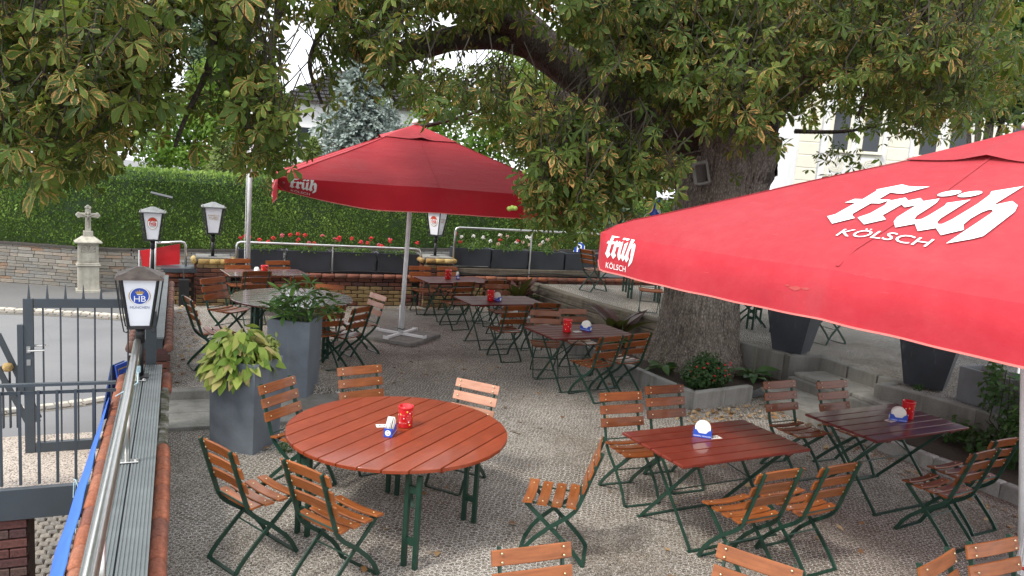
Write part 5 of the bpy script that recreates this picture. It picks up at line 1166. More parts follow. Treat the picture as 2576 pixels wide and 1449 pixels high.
rosette(6.98, 11.05, .12, 14, 1.25, 'dark purple leaved canna left of the tree trunk', cm, 'canna', el=(.7, 2.6))
rosette(6.55, 14.35, .12, 11, 1.2, 'dark purple leaved canna at the rear brick wall', cm, 'canna', el=(.7, 2.6))
cl = thing('climbing_plant', 'dark green climbing plant against the block wall at the right edge', 'plant', (8.22, 5.15, .1))
leaf_cloud('foliage', 'bush_leaf', [((0, 0, .18), (.25, .5, .2)), ((.1, -.1, .55), (.14, .35, .35)), ((.15, .25, .75), (.12, .15, .30)), ((.2, .30, 1.0), (.08, .10, .15)), ((-.1, -.3, .4), (.2, .3, .3)), ((0, .55, .18), (.14, .2, .16))], 1500, .075, cl)
for k in range(5): MB().tube([(.05 * k, -.1 * k + .2, 0), (.08, .1 * k - .2, .4), (.15, .05 * k, .8 + .06 * k)], .006, 5).build('stem', 'twig', cl)
ty = thing('trough_plant', 'broad green leaves growing in the long grey trough at the right edge', 'plant', (8.80, 5.2, .92))
for k in range(14): a = k * 2.4; leaf_at(hl[k % 2], ty, (.03 * cos(a), .1 * sin(a), 0), (cos(a), sin(a), .8), .8)
MB().tube([(0, 0, -.05), (.02, .02, .25)], .015, 6).build('stem', 'twig', ty)
# ------------------------------------------------------------------ flower boxes on the rear wall
GR = leaf_mesh('leaf', 'geranium_leaf', .05, .05)
def flower_head(parent, p, c):
    mb = MB()
    for k in range(16):
        d = Vector((random.gauss(0, 1), random.gauss(0, 1), random.gauss(.35, .8))).normalized() * .034; rr = .013
        q_ = Vector(p) + d; mb.lathe([(0, -rr), (rr, -.2 * rr), (rr * .8, .6 * rr), (0, rr)], 6, q_)
    return mb.build('flower_head', c, parent)
def flower_box(x0, x1, z0, z1, label, plabel, cols, nleaf=420, spread=1.0):
    xm = (x0 + x1) / 2; hw = (x1 - x0) / 2 - .008
    r = planter((xm, 15.13), z0, z1 - z0, (hw, .15), (hw, .16), 0, label, 'planter_dark', 'anthracite flower boxes on the rear wall', wall=.02); r.name = 'flower_box'; r['category'] = 'flower box'
    if not cols: return
    g = thing('geranium', plabel, 'geranium', (xm, 15.13, z1 - .05))
    leaf_cloud('foliage', 'geranium_leaf', [((-hw * .5, 0, .07), (hw * .45, .16, .10)), ((hw * .45 * spread, 0, .08), (hw * .5 * spread, .16, .11)), ((0, -.08, .04), (hw * .8 * spread, .14, .07))], nleaf, .055, g)
    for c, n_ in cols:
        for k in range(n_):
            x = random.uniform(-hw, hw * spread); y = random.uniform(-.15, .10); z = random.uniform(.13, .34)
            MB().tube([(x * .9, y * .5, .03), (x, y, z)], .004, 4).build('stem', 'stem', g); flower_head(g, (x, y, z + .02), c)
E1 = [(1.05, 1.87), (1.93, 2.77), (2.80, 3.66), (3.69, 4.55)]
for i, (a, b) in enumerate(E1):
    o_ = ('first', 'second', 'third', 'last')[i]
    flower_box(a, b, .665, 1.06, f'{o_} anthracite flower box from the left behind the flagpole, left row' if i == 0 else f'{o_} anthracite flower box from the left in the row left of the middle pier', f'red geraniums in the {o_} box of the row left of the middle pier', [('petal_red', (6, 7, 6, 6)[i]), ('petal_pink', 2)], (330, 330, 330, 260)[i])
E2 = [(5.29, 6.12), (6.15, 7.0), (7.03, 7.88), (7.91, 8.74)]
for i, (a, b) in enumerate(E2):
    o_ = ('first', 'second', 'third', 'last')[i]
    flower_box(a, b, .84 - .03 * i, 1.22 - .012 * i, f'{o_} anthracite flower box from the left in the row right of the middle pier', f'white and red geraniums in the {o_} box of the row right of the middle pier', [[('petal_white', 3), ('petal_red', 2)], [('petal_white', 3), ('petal_faded', 4), ('petal_red', 2)], [('petal_white', 3), ('petal_faded', 3)], []][i], 420, 1 if i < 2 else .55)
pl2 = thing('box_shelf', 'grey wooden shelf board carrying the right row of flower boxes', 'shelf'); MB().cbox((7.0, 15.1, .725), (3.6, .36, .14), .01).build('board', 'timber', pl2); 
rr_ = thing('tube_railing', 'steel tube railing in front of the left row of flower boxes', 'railing')
MB().tube([(1.02, 14.93, .64), (1.02, 14.93, 1.12), (1.04, 14.93, 1.17), (1.09, 14.93, 1.19), (4.44, 14.93, 1.165), (4.52, 14.93, 1.15), (4.56, 14.93, 1.08), (4.56, 14.93, .64)], .024, 10).build('rail_tube', 'steel', rr_, smooth=True); MB().tube([(2.785, 14.94, .64), (2.785, 14.94, 1.17)], .018, 8).build('rail_post', 'steel', rr_)
rr_ = thing('tube_railing', 'taller steel tube railing around the right row of flower boxes', 'railing')
MB().tube([(5.26, 14.92, .62), (5.27, 14.92, 1.56), (5.29, 14.92, 1.62), (5.35, 14.92, 1.64), (8.64, 14.92, 1.64), (8.72, 14.92, 1.62), (8.76, 14.92, 1.54), (8.76, 14.92, .62)], .024, 10).build('rail_tube', 'steel', rr_, smooth=True); MB().tube([(7.015, 14.93, .62), (7.015, 14.93, 1.63)], .018, 8).build('rail_post', 'steel', rr_)
cb_ = thing('lighting_cable', 'black cable sagging along the ledge below the flower boxes', 'cable'); mb = MB()
mb.tube([(x, 14.90 + .01 * sin(x * 3), .675 + .02 * sin(x * 2.3)) for x in np.linspace(1.2, 4.4, 22)], .010, 5); mb.tube([(x, 14.90, .69 + .03 * sin(x * 2.6 + 1)) for x in np.linspace(5.4, 9.0, 22)], .012, 5)
for x in (1.9, 2.78, 3.67, 6.14, 7.0): mb.tube([(x, 14.93, .69), (x - .05, 14.92, .85), (x + .03, 14.95, 1.0), (x + .02, 14.97, 1.05)], .006, 5)
mb.build('cable', 'black_metal', cb_)
# flagpole
fp = thing('flagpole', 'tall white flagpole rising through the foliage behind the far left table', 'flagpole', (1.20, 14.66, 0)); MB().tube([(0, 0, .1), (0, 0, 3), (.02, 0, 7.2)], [.056, .052, .04], 14).build('pole', 'white_pole', fp, smooth=True); MB().tube([(-.06, -.03, .9), (-.055, -.03, 6.9)], .006, 5).build('halyard', 'white_paint', fp)
def cloth(nm, loc, label, mat, wd, ht, rz, seed, m2=None):
    rs = random.Random(seed); r = thing(nm, label, 'flag', loc, rz); 
    for h_ in range(2):
        mb = MB(); n_ = 9
        for i in range(n_ + 1):
            for j in range(n_ + 1): mb.v.append((wd * (i / n_ - .5) * (1 - .4 * j / n_), .06 * sin(i * 1.3 + j * .9 + seed) + h_ * .05, -ht * (j / n_) * (.9 + .1 * sin(i)) - .05 * sin(i * 2.1) + (h_ * -.10)))
        for i in range(n_):
            for j in range(n_):
                if (i + h_ * 4) % 9 < 5: a = i * (n_ + 1) + j; mb.f.append((a, a + 1, a + n_ + 2, a + n_ + 1))
        o_ = mb.build('cloth_panel', mat if h_ == 0 else (m2 or mat), r, smooth=True); md = o_.modifiers.new('thick', 'SOLIDIFY'); md.thickness = .004
    return r
p = atD(632, -8, 14.2); cloth('flag', p, 'blue and white flag hanging at the top of the flagpole', 'print_blue', .30, .42, 0, 1, 'print_white')
p = atD(1652, 505, 11.2); cloth('tattered_flag', p, 'tattered blue and white flag hanging left of the tree trunk', 'print_blue', .30, .36, .4, 4, 'print_white')
# ------------------------------------------------------------------ street furniture
sg = thing('street_sign', 'grey green street sign post with a small red edged notice', 'sign', (*G(1158, 690, -1.8).xy, -1.8)); p = G(1158, 690, -1.8); D0 = (p - CO).dot(CF)
tp = atD(1163, 545, D0); MB().tube([(0, 0, 0), (0, 0, tp.z + 1.8)], .05, 10).build('post', 'sign_grey', sg) if 'sign_grey' in MATS else MB().tube([(0, 0, 0), (0, 0, tp.z + 1.8)], .05, 10).build('post', 'anthracite_pale' if 'anthracite_pale' in MATS else 'steel', sg)
q_ = atD(1160, 592, D0 - .1); MB().box((0, -.06, q_.z + 1.8), (.24, .01, .20)).build('notice_frame', 'print_red', sg); MB().box((0, -.07, q_.z + 1.8), (.20, .01, .16)).build('notice_board', 'print_white', sg); MB().cbox((.05, 0, tp.z + 1.82), (.34, .10, .09), .02).build('lamp_head', 'white_paint', sg)
p = G(1108, 700, -1.8); sg = thing('road_sign', 'round road sign seen edge on behind the corner lantern', 'sign', (p.x, p.y, -1.8), .3); D0 = (p - CO).dot(CF); a_ = atD(1106, 600, D0).z + 1.8
MB().tube([(0, 0, 0), (0, 0, a_ + .1)], .035, 8).build('post', 'steel', sg); MB().lathe([(.21, -.01), (.21, .01)], 20).build('sign_disc', 'white_pole', sg, (0, -.04, a_ - .02)).rotation_euler = (pi / 2, 0, 1.1); MB().box((.03, -.05, a_ - .36), (.22, .012, .26)).build('sub_plate', 'white_pole', sg)
p = G(1450, 705, -1.8); sg = thing('parking_sign', 'blue parking sign with a white letter P on the street behind the last flower box', 'sign', (p.x, p.y, -1.8), radians(-62)); D0 = (p - CO).dot(CF); a_ = atD(1450, 607, D0).z + 1.8
MB().tube([(0, .03, 0), (0, .03, a_)], .03, 8).build('post', 'steel', sg); MB().box((0, 0, a_ - .30), (.60, .02, .60)).build('plate_edge', 'print_white', sg); MB().box((0, -.012, a_ - .30), (.55, .012, .55)).build('blue_plate', 'print_blue', sg); decal('lettering', text_poly('P'), (0, -.018, a_ - .52), (1, 0, 0), (0, 0, 1), .62, 'print_white', sg, .002)
# ------------------------------------------------------------------ wayside cross
cx_ = thing('wayside_cross', 'weathered cream stone wayside cross with shell niche against the street wall', 'monument', (-2.46, 26.35, -1.72), radians(9))
W = .27
def cs_(nm, c, d, ch=.012): return MB().cbox(c, d, ch).build(nm, 'stone_cream', cx_)
cs_('plinth', (0, 0, .05), (.66, .50, .10)); cs_('shaft', (0, 0, .46), (.56, .42, .72)); cs_('moulding', (0, -.01, .85), (.66, .50, .07), .025); cs_('moulding', (0, -.01, .905), (.60, .46, .04), .015)
sh_ = cs_('niche_block', (0, .03, 1.22), (.54, .34, .60))
for s in (-1, 1): MB().cbox((s * .235, -.145, 1.20), (.07, .05, .56), .006).build('niche_jamb', 'stone_cream', cx_)
MB().cbox((0, -.145, .97), (.40, .06, .08), .006).build('niche_sill', 'stone_cream', cx_); MB().cbox((0, -.145, 1.49), (.54, .05, .07), .006).build('niche_head', 'stone_cream', cx_)
for k in range(7):
    a = radians(20 + k * 23.3); MB().sweep([(0, -.135, 1.22), (.13 * cos(a), -.15, 1.22 + .16 * sin(a)), (.21 * cos(a), -.16, 1.22 + .245 * sin(a))], [(cos(t) * .9, sin(t)) for t in np.linspace(0, 2 * pi, 7)[:-1]], up=(0, 1, 0), scale=[.008, .022, .030]).build('shell_rib', 'stone_cream', cx_)
cs_('cornice', (0, 0, 1.55), (.74, .54, .06), .02); MB().frustum((0, 0), (.34, .24), (.16, .13), 1.58, 1.72).build('cornice_slope', 'stone_cream', cx_); cs_('cross_foot', (0, 0, 1.80), (.26, .18, .17))
cs_('cross_shaft', (0, 0, 2.20), (.15, .12, .66)); cs_('cross_arm', (0, 0, 2.36), (.46, .12, .13))
for x, z in ((-.24, 2.36), (.24, 2.36), (0, 2.58)):
    for k in range(3): a = (pi if x < 0 else 0 if x > 0 else pi / 2) + (k - 1) * 1.3; MB().lathe([(.040, -.055), (.045, -.045), (.045, .045), (.040, .055)], 12).build('trefoil_lobe', 'stone_cream', cx_, (x + .045 * cos(a), 0, z + .045 * sin(a))).rotation_euler = (pi / 2, 0, 0)
# small relief figure on the cross: one continuous carved surface
mb = MB(); mb.tube([(0, -.075, 2.44), (0, -.085, 2.40), (0, -.08, 2.365), (0, -.082, 2.33), (.0, -.082, 2.26), (0, -.08, 2.20), (.006, -.085, 2.12), (0, -.08, 2.03), (0, -.085, 1.99)], [.018, .026, .016, .042, .034, .034, .026, .018, .016], 8); mb.tube([(-.17, -.07, 2.40), (-.08, -.075, 2.36), (0, -.08, 2.34), (.08, -.075, 2.36), (.17, -.07, 2.40)], [.010, .014, .022, .014, .010], 6); mb.build('relief_figure', 'stone_cream', cx_, smooth=True)
MB().cbox((0, -.065, 2.53), (.07, .02, .03), .004).build('title_plate', 'stone_cream', cx_)
# ------------------------------------------------------------------ houses
def wall_box(par, c, d, mat, nm='wall', rz=0): return MB().box(c, d, rz).build(nm, mat, par)
p = atD(800, 330, 46); hs = thing('white_house', 'white house with a dark tiled roof behind the blue spruce', 'house', (p.x, p.y, -1.8), radians(-20)); hz = p.z + 1.8
eave = atD(770, 262, 46).z + 1.8; MB().box((2.2, 2, eave / 2), (7.6, 6, eave)).build('wall', 'plaster_white', hs); MB().box((2.2, 2, eave + .05), (8.4, 6.8, .14)).build('eave', 'lantern_roof', hs)
rf = MB().frustum((2.2, 2), (4.3, 3.5), (1.6, .15), eave + .12, eave + 2.3).build('roof', 'roof_tile', hs)
for k in range(9):
    t = k / 9; y0 = 2 - 3.5 + 3.35 * t; z0 = eave + .14 + 2.18 * t; hw_ = 4.3 - 2.7 * t
    MB().sweep([(2.2 - hw_, y0, z0), (2.2 + hw_, y0, z0)], [(-.10, -.02), (.12, -.02), (.10, .05), (-.08, .03)], cap=True).build('tile_course', 'roof_tile', rf)
for x, z in ((-.6, eave - 2.0), (1.6, eave - 2.0), (3.8, eave - 2.0)):
    w_ = MB().box((x, -1.02, z), (.9, .06, 1.3)).build('window', 'plaster_white', hs); MB().box((x, -1.06, z), (.76, .03, 1.14)).build('pane', 'window_dark', w_)
MB().tube([(-1.45, -1.08, eave - .1), (-1.3, -1.08, eave - .5), (-1.3, -1.08, .3)], .06, 8).build('downpipe', 'black_metal', hs); MB().box((2.0, -1.1, eave - 3.6), (6, .1, .12)).build('balcony_rail', 'plaster_white', hs)
# facade on the right
VD = 40.0; p = atD(2010, 470, VD); fc = thing('pale_villa', 'white villa with cream pilasters and stucco panels behind the tree on the right', 'house', (p.x, p.y, -1.8), radians(-33)); zb = p.z + 1.8
MB().box((7.2, 3.2, 6), (15, 6, 14)).build('wall', 'plaster_white', fc)
for x in (.25, 4.6, 8.6):
    pl_ = MB().box((x, .14, 6), (.95, .16, 14)).build('pilaster', 'plaster_cream', fc)
    for k in range(16): MB().cbox((x, .07, 1.2 + k * .66), (.98, .06, .61), .02).build('rusticated_block', 'plaster_cream', pl_)
for i, x in enumerate((1.75, 3.25, 6.0, 7.4, 10.2)):
    zs = zb + 2.05
    for zo in (0, -4.2, 4.2):
        w_ = MB().box((x, .17, zs + 1.10 + zo), (1.10, .10, 2.3)).build('window', 'plaster_cream', fc); MB().box((x, .13, zs + 1.06 + zo), (.78, .06, 2.1)).build('pane', 'window_dark', w_); MB().cbox((x, .08, zs - .10 + zo), (1.25, .22, .14), .03).build('sill', 'plaster_cream', w_)
    pn = MB().box((x, .17, zs - .80), (1.12, .10, 1.2)).build('stucco_panel', 'plaster_cream', fc); MB().box((x, .125, zs - .80), (.92, .05, 1.0)).build('panel_field', 'plaster_white', pn)
    mb = MB()
    for k in range(26): a = k * 2.4; rr = .075 * sqrt(k); mb.sweep([(x + rr * cos(a) * 1.1, .09, zs - .80 + rr * sin(a) * 1.1), (x + rr * cos(a + .4), .085, zs - .80 + rr * sin(a + .4)), (x + rr * .8 * cos(a + .9), .09, zs - .80 + rr * .8 * sin(a + .9))], [(-.03, -.02), (.03, -.02), (.03, .02), (-.03, .02)], up=(0, 1, 0))
    mb.build('scrollwork', 'plaster_cream', pn)
# ------------------------------------------------------------------ background trees
def bg_tree(nm, label, cpx, cpy, dep, blobs, n, size, mat, trunk_r=.18, cat='tree', up=.4):
    c = atD(cpx, cpy, dep); r = thing(nm, label, cat, (c.x, c.y, -1.8)); cl = []
    for bx, by, rx, ry in blobs:
        q_ = atD(bx, by, dep) - Vector((c.x, c.y, -1.8)); k = dep / FP; cl.append(((q_.x, q_.y, q_.z), (rx * k, rx * k * .8, ry * k)))
    zt = max(q_[0][2] for q_ in cl); MB().tube([(0, 0, 0), (.1, 0, zt * .5), (.0, .1, zt)], [trunk_r, trunk_r * .7, trunk_r * .2], 8).build('trunk', 'bark', r)
    for q_ in cl: MB().tube([(0, 0, zt * .45), (q_[0][0] * .5, q_[0][1] * .5, (zt * .45 + q_[0][2]) / 2), q_[0]], [trunk_r * .4, trunk_r * .25, trunk_r * .1], 5).build('branch', 'bark', r)
    leaf_cloud('crown', mat, cl, n, size, r, up=up); return r
random.seed(21)
bg_tree('garden_tree', 'bright green leafy tree behind the hedge left of the white house', 600, 330, 36, [(560, 210, 90, 70), (650, 240, 70, 80), (600, 320, 120, 90), (690, 330, 50, 90), (480, 300, 80, 70), (420, 380, 90, 50), (540, 400, 110, 40), (660, 400, 80, 50), (700, 260, 40, 40)], 15000, .24, 'bright_leaf')
bg_tree('garden_tree', 'dark leafed tall tree at the upper left behind the foliage', 420, 120, 44, [(420, 60, 120, 80), (300, 150, 120, 100), (540, 60, 60, 70), (200, 100, 140, 120), (60, 200, 140, 140), (340, 280, 120, 90), (150, 320, 140, 90)], 12000, .30, 'dark_leaf')
bg_tree('garden_tree', 'mid green tree behind the tree limb above the dark red parasol', 1450, 330, 40, [(1420, 280, 130, 110), (1560, 300, 130, 120), (1270, 330, 110, 90), (1650, 380, 110, 100), (1500, 430, 150, 60), (1180, 380, 90, 70), (1330, 180, 120, 90), (1480, 150, 130, 90), (1120, 250, 80, 80), (1080, 330, 70, 90)], 20000, .28, 'bright_leaf')
bg_tree('maple_tree', 'dark green maple filling the upper right corner', 2520, 120, 17, [(2480, 60, 110, 100), (2560, 160, 110, 120), (2460, 220, 80, 80), (2540, 260, 80, 60), (2600, 20, 120, 120), (2420, -40, 120, 80)], 9000, .17, 'dark_leaf')
bg_tree('shrub_tree', 'dark shrubbery behind the villa on the right', 1720, 300, 30, [(1700, 200, 110, 110), (1800, 300, 120, 120), (1900, 160, 120, 120), (1680, 420, 80, 60), (2050, 90, 130, 110), (2200, 60, 120, 110), (2330, 120, 110, 110)], 12000, .28, 'dark_leaf')
def conifer(nm, label, cpx, ytop, ybot, hw, dep, mat, n, kind='spruce', size=.2):
    a, b = atD(cpx, ytop, dep), atD(cpx, ybot, dep); r = thing(nm, label, 'tree', (b.x, b.y, -1.8)); zt = a.z + 1.8; zb = max(.4, b.z + 1.8); k = dep / FP; rw = hw * k
    MB().tube([(0, 0, 0), (0, 0, zt)], [.16, .02], 8).build('trunk', 'bark', r)
    if kind == 'column':
        cl = [((RNG.normal(0, .05), RNG.normal(0, .05), zb + (zt - zb) * i / 14), (rw * (1 - .8 * (i / 14) ** 3), rw * (1 - .8 * (i / 14) ** 3), (zt - zb) / 12)) for i in range(15)]; leaf_cloud('crown', mat, cl, n, size, r, up=1.2); return r
    # branches in drooping whorls, needles along them
    nb = 150; P = []; U = []; mb = MB()
    for i in range(nb):
        t = (i / nb) ** .9; z = zt - (zt - zb) * t; ln = rw * (.12 + .95 * t) * RNG.uniform(.75, 1.15); a_ = i * 2.399; d = Vector((cos(a_), sin(a_), 0))
        pts = [Vector((0, 0, z)), d * ln * .5 + Vector((0, 0, z + .02 * ln)), d * ln + Vector((0, 0, z - .25 * ln))]; mb.tube(pts, [.03, .02, .005], 4)
        m_ = int(n / nb)
        for q_ in range(m_):
            s = RNG.uniform(.12, 1) ; pt = pts[0].lerp(pts[1], s * 2) if s < .5 else pts[1].lerp(pts[2], s * 2 - 1); off = Vector((RNG.normal(0, .10), RNG.normal(0, .10), RNG.normal(-.06, .07))) * (.5 + ln * .35); P.append(pt + off); U.append(d * .7 + Vector((RNG.normal(0, .5), RNG.normal(0, .5), RNG.normal(-.25, .3))))
    mb.build('branches', 'bark', r); P = np.array(P); U = unit(np.array(U)); N = unit(np.cross(U, RNG.normal(0, 1, P.shape))); v, t, rr = scatter_cards(P, N, U, RNG.uniform(size * .6, size * 1.3, len(P)), np.clip(RNG.normal(.5, .25, len(P)), 0, 1))
    tag(link('needles', np_mesh('needles', v, t, mat, {'rnd': rr}), r), kind='stuff'); return r
conifer('blue_spruce', 'silvery blue spruce between the white house and the chestnut', 905, 120, 430, 155, 34, 'spruce_needle', 17000, size=.22)
conifer('cypress', 'slim pale green cypress column in the upper left gap', 491, 18, 240, 26, 40, 'conifer_needle', 2600, 'column', .2)
conifer('spruce', 'tall dark spruce behind the slim cypress', 545, -140, 300, 90, 48, 'dark_leaf', 5000, size=.4)
conifer('dark_spruce', 'blue green spruce peeking out right of the dark red parasol', 1530, 330, 560, 75, 33, 'conifer_needle', 5000, size=.22)
conifer('thuja', 'pale feathery thuja above the hedge left of the flagpole', 560, 335, 450, 48, 31, 'thuja_needle', 3200, size=.16)
conifer('thuja', 'small pale feathery thuja beside the white house', 785, 345, 430, 30, 32, 'thuja_needle', 1600, size=.15)
# ------------------------------------------------------------------ the horse chestnut
random.seed(5); RNG = np.random.default_rng(31)
ct = thing('chestnut_tree', 'huge horse chestnut with brown edged leaves overhanging the whole terrace', 'tree', (0, 0, 0))
def limb(nm, path, rad, n=14, seed=0, rough=.08, parent=None):
    P = [Vector(p) for p in path]; Q = []; Rr = []; K = 8
    for i in range(len(P) - 1):
        p0, p1, p2, p3 = P[max(0, i - 1)], P[i], P[i + 1], P[min(len(P) - 1, i + 2)]
        for k in range(K):
            t = k / K; Q.append(.5 * ((2 * p1) + (p2 - p0) * t + (2 * p0 - 5 * p1 + 4 * p2 - p3) * t * t + (3 * p1 - p0 - 3 * p2 + p3) * t ** 3)); Rr.append(rad[i] + (rad[i + 1] - rad[i]) * t)
    Q.append(P[-1]); Rr.append(rad[-1]); mb = MB(); vs = []
    for i, q_ in enumerate(Q):
        tg = (Q[min(i + 1, len(Q) - 1)] - Q[max(i - 1, 0)]).normalized(); sd = tg.cross(Vector((.02, 1, .3))).normalized(); u = sd.cross(tg).normalized()
        for k in range(n):
            a = 2 * pi * k / n; rr = Rr[i] * (1 + rough * (sin(3 * a + seed + i * .11) + .7 * sin(5 * a + seed * 2 - i * .17) + .5 * sin(i * .9 + 2 * a))); vs.append(q_ + sd * rr * cos(a) + u * rr * sin(a))
    fs = [(i * n + k, i * n + (k + 1) % n, (i + 1) * n + (k + 1) % n, (i + 1) * n + k) for i in range(len(Q) - 1) for k in range(n)]; fs.append(tuple(range((len(Q) - 1) * n, len(Q) * n)))
    return mb.add(vs, fs).build(nm, 'bark_limb', parent or ct, smooth=True)
b0 = Vector((7.42, 9.45, 0))
def trunk_mesh():
    zs = np.concatenate([np.linspace(-.05, .8, 22), np.linspace(.88, 3.6, 40)]); n = 110; vs = []; rg = np.random.default_rng(4); ph = rg.uniform(0, 6.3, 12)
    for z in zs:
        cx = float(np.interp(z, [0, 1, 2, 3.4], [7.38, 7.42, 7.48, 7.72])); cy = float(np.interp(z, [0, 1, 2, 3.4], [9.44, 9.5, 9.55, 9.5])); R = float(np.interp(z, [-.05, .2, .5, 1.1, 2, 2.7, 3.6], [.86, .74, .66, .60, .60, .69, .70]))
        for k in range(n):
            a = 2 * pi * k / n; fl = max(0, 1 - z / .75) ** 1.6; rr = R * (1 + .06 * sin(2 * a + ph[0] + z * .3) + .045 * sin(3 * a + ph[1] - z * .25) + .035 * sin(5 * a + ph[2] + .5 * z)) + .30 * fl * max(0, sin(3 * a + ph[3])) ** 1.5 + .16 * fl * max(0, sin(7 * a + ph[4])) ** 2
            rr += .011 * sin(31 * a + ph[5] + 2.2 * sin(z * 2.1 + 3 * a)) + .008 * sin(47 * a + ph[6] + 1.8 * sin(z * 3.7 + a * 5)) + .006 * rg.normal(); vs.append((cx + rr * cos(a), cy + rr * sin(a), z))
    m_ = len(zs); return MB().add(vs, [(i * n + k, i * n + (k + 1) % n, (i + 1) * n + (k + 1) % n, (i + 1) * n + k) for i in range(m_ - 1) for k in range(n)]).build('trunk', 'bark', ct, smooth=True)
trunk_mesh()
limb('limb', [(7.60, 9.55, 2.9), (7.66, 9.53, 3.2), (7.72, 9.5, 3.6)], [.66, .66, .5], 30, 1, .05) if True else limb('trunk', [(7.36, 9.42, -.05), (7.38, 9.44, .18), (7.40, 9.46, .5), (7.42, 9.5, 1.1), (7.48, 9.55, 2.0), (7.60, 9.55, 2.7), (7.72, 9.5, 3.4)], [1.02, .82, .70, .60, .60, .70, .70], 30, 1, .05)
def PD(*l): return [atD(x, y, d) for x, y, d in l]
fk = atD(1800, 400, 11.7)
limb('limb', PD((1830, 400, 11.7), (1730, 330, 11.5), (1580, 265, 11.2), (1430, 175, 10.8), (1300, 60, 10.4), (1150, -120, 10)), [.46, .37, .31, .27, .24, .20], 16, 2)
limb('limb', PD((1420, 170, 10.8), (1320, 105, 10.6), (1200, 90, 10.3), (1060, 118, 9.9), (960, 150, 9.5), (860, 120, 9)), [.24, .21, .18, .15, .11, .05], 14, 3)
limb('limb', PD((1800, 420, 11.7), (1760, 300, 11.9), (1745, 120, 12), (1730, -150, 12)), [.42, .34, .30, .25], 16, 4)
limb('limb', PD((1880, 420, 11.8), (1900, 280, 12), (1925, 100, 12), (1960, -150, 12)), [.48, .40, .34, .28], 16, 5)
limb('limb', PD((1760, 470, 11.8), (1640, 300, 12.6), (1500, 260, 12.8), (1390, 255, 13), (1290, 250, 13.2), (1262, 180, 13.6)), [.30, .26, .22, .20, .17, .14], 12, 6)
limb('limb', PD((1900, 300, 11.8), (2050, 180, 10.5), (2250, 60, 9.5), (2480, -60, 8.6)), [.26, .18, .14, .10], 12, 7)
limb('limb', PD((1300, 60, 10.4), (1050, -40, 9.2), (760, -90, 8.2), (420, -60, 7.2), (120, 20, 6.4), (-120, 120, 6)), [.2, .16, .13, .10, .07, .04], 12, 8)
for k, pth in enumerate(([(760, -90, 8.2), (700, 40, 7.9), (680, 180, 7.7), (660, 300, 7.6), (655, 400, 7.5)], [(560, -70, 7.6), (545, 60, 7.4), (520, 180, 7.3), (470, 290, 7.2), (440, 370, 7.1)], [(420, -60, 7.2), (380, 60, 7), (330, 190, 6.8), (250, 300, 6.6), (160, 390, 6.5)], [(250, -20, 6.8), (170, 90, 6.6), (80, 180, 6.5), (-20, 230, 6.4)], [(900, -60, 8.8), (820, 60, 8.6), (780, 160, 8.5), (810, 260, 8.4)], [(1050, -40, 9.2), (960, 60, 9), (930, 160, 8.9), (1000, 260, 8.8)], [(1640, -80, 9), (1560, 80, 8.6), (1500, 240, 8.3), (1430, 400, 8.1), (1400, 520, 8)], [(1700, -60, 9.2), (1680, 140, 9), (1640, 330, 8.8), (1600, 450, 8.7)], [(1930, -80, 8.8), (1880, 120, 8.4), (1850, 280, 8.2), (1830, 380, 8.1)], [(2250, 60, 9.5), (2200, 180, 9.2), (2160, 290, 9)], [(2400, -60, 8.8), (2360, 120, 8.4), (2340, 280, 8.2)], [(1000, 330, 12), (1140, 300, 12.2), (1290, 250, 12.6)], [(2000, 330, 13), (2130, 330, 12.4), (2280, 300, 12)])):
    limb('branch', PD(*pth), [.045 - .030 * i / (len(pth) - 1) for i in range(len(pth))], 6, k, .1)
# leaves
def leaflet_template(hi):
    if hi: st = ((0, .02), (.18, .16), (.38, .40), (.58, .78), (.74, 1.0), (.87, .72), (1, 0))
    else: st = ((0, .02), (.42, .50), (.74, 1.0), (1, 0))
    vs = []; ed = []; fs = []; rows = []
    for t, k in st:
        y = t; hw = .17 * k
        if k <= .03: rows.append([len(vs)]); vs.append((0, y, 0)); ed.append(.75 if t > .5 else 0)
        else:
            a = len(vs); vs += [(-hw, y, .25 * hw), (0, y, 0), (hw, y, .25 * hw)]; ed += [1, 0, 1]; rows.append([a, a + 1, a + 2])
    for a, b in zip(rows, rows[1:]):
        if len(a) == 1: fs += [(a[0], b[1], b[0]), (a[0], b[2], b[1])]
        elif len(b) == 1: fs += [(a[0], a[1], b[0]), (a[1], a[2], b[0])]
        else: fs += [(a[0], a[1], b[1]), (a[0], b[1], b[0]), (a[1], a[2], b[2]), (a[1], b[2], b[1])]
    return np.array(vs, float), np.array(ed), np.array(fs)
def palmate(hi, rs):
    """one horse chestnut leaf, stalk end at the origin, normal +Z, longest leaflet along +Y"""
    tv, te, tf = leaflet_template(hi); V = []; E = []; T = []; k = 0
    n = rs.choice((5, 7, 7)) ; span = 2.3
    for i in range(n):
        u = i / (n - 1) * 2 - 1; a = u * span + rs.gauss(0, .07); ln = (1 - .42 * abs(u) ** 1.3) * rs.uniform(.9, 1.08); dr = rs.uniform(.05, .75); tw = rs.gauss(0, .4); wf = rs.uniform(.9, 1.15); curl = rs.gauss(0, .12)
        v = tv.copy(); v[:, 0] *= wf; z = v[:, 2] * 1.2 + v[:, 0] * tw; y = v[:, 1]; z = z - dr * y * y + curl * np.sin(y * 5) * .2
        x, y2 = v[:, 0] * ln, y * ln * (1 - .12 * dr); X = x * cos(a) + y2 * sin(a); Y = -x * sin(a) + y2 * cos(a)
        V.append(np.stack([X, Y, z * ln], 1)); E.append(te); T.append(tf + k); k += len(tv)
    return np.concatenate(V), np.concatenate(E), np.concatenate(T)
rs = random.Random(3); HI = [palmate(True, rs) for _ in range(10)]; LO = [palmate(False, rs) for _ in range(8)]
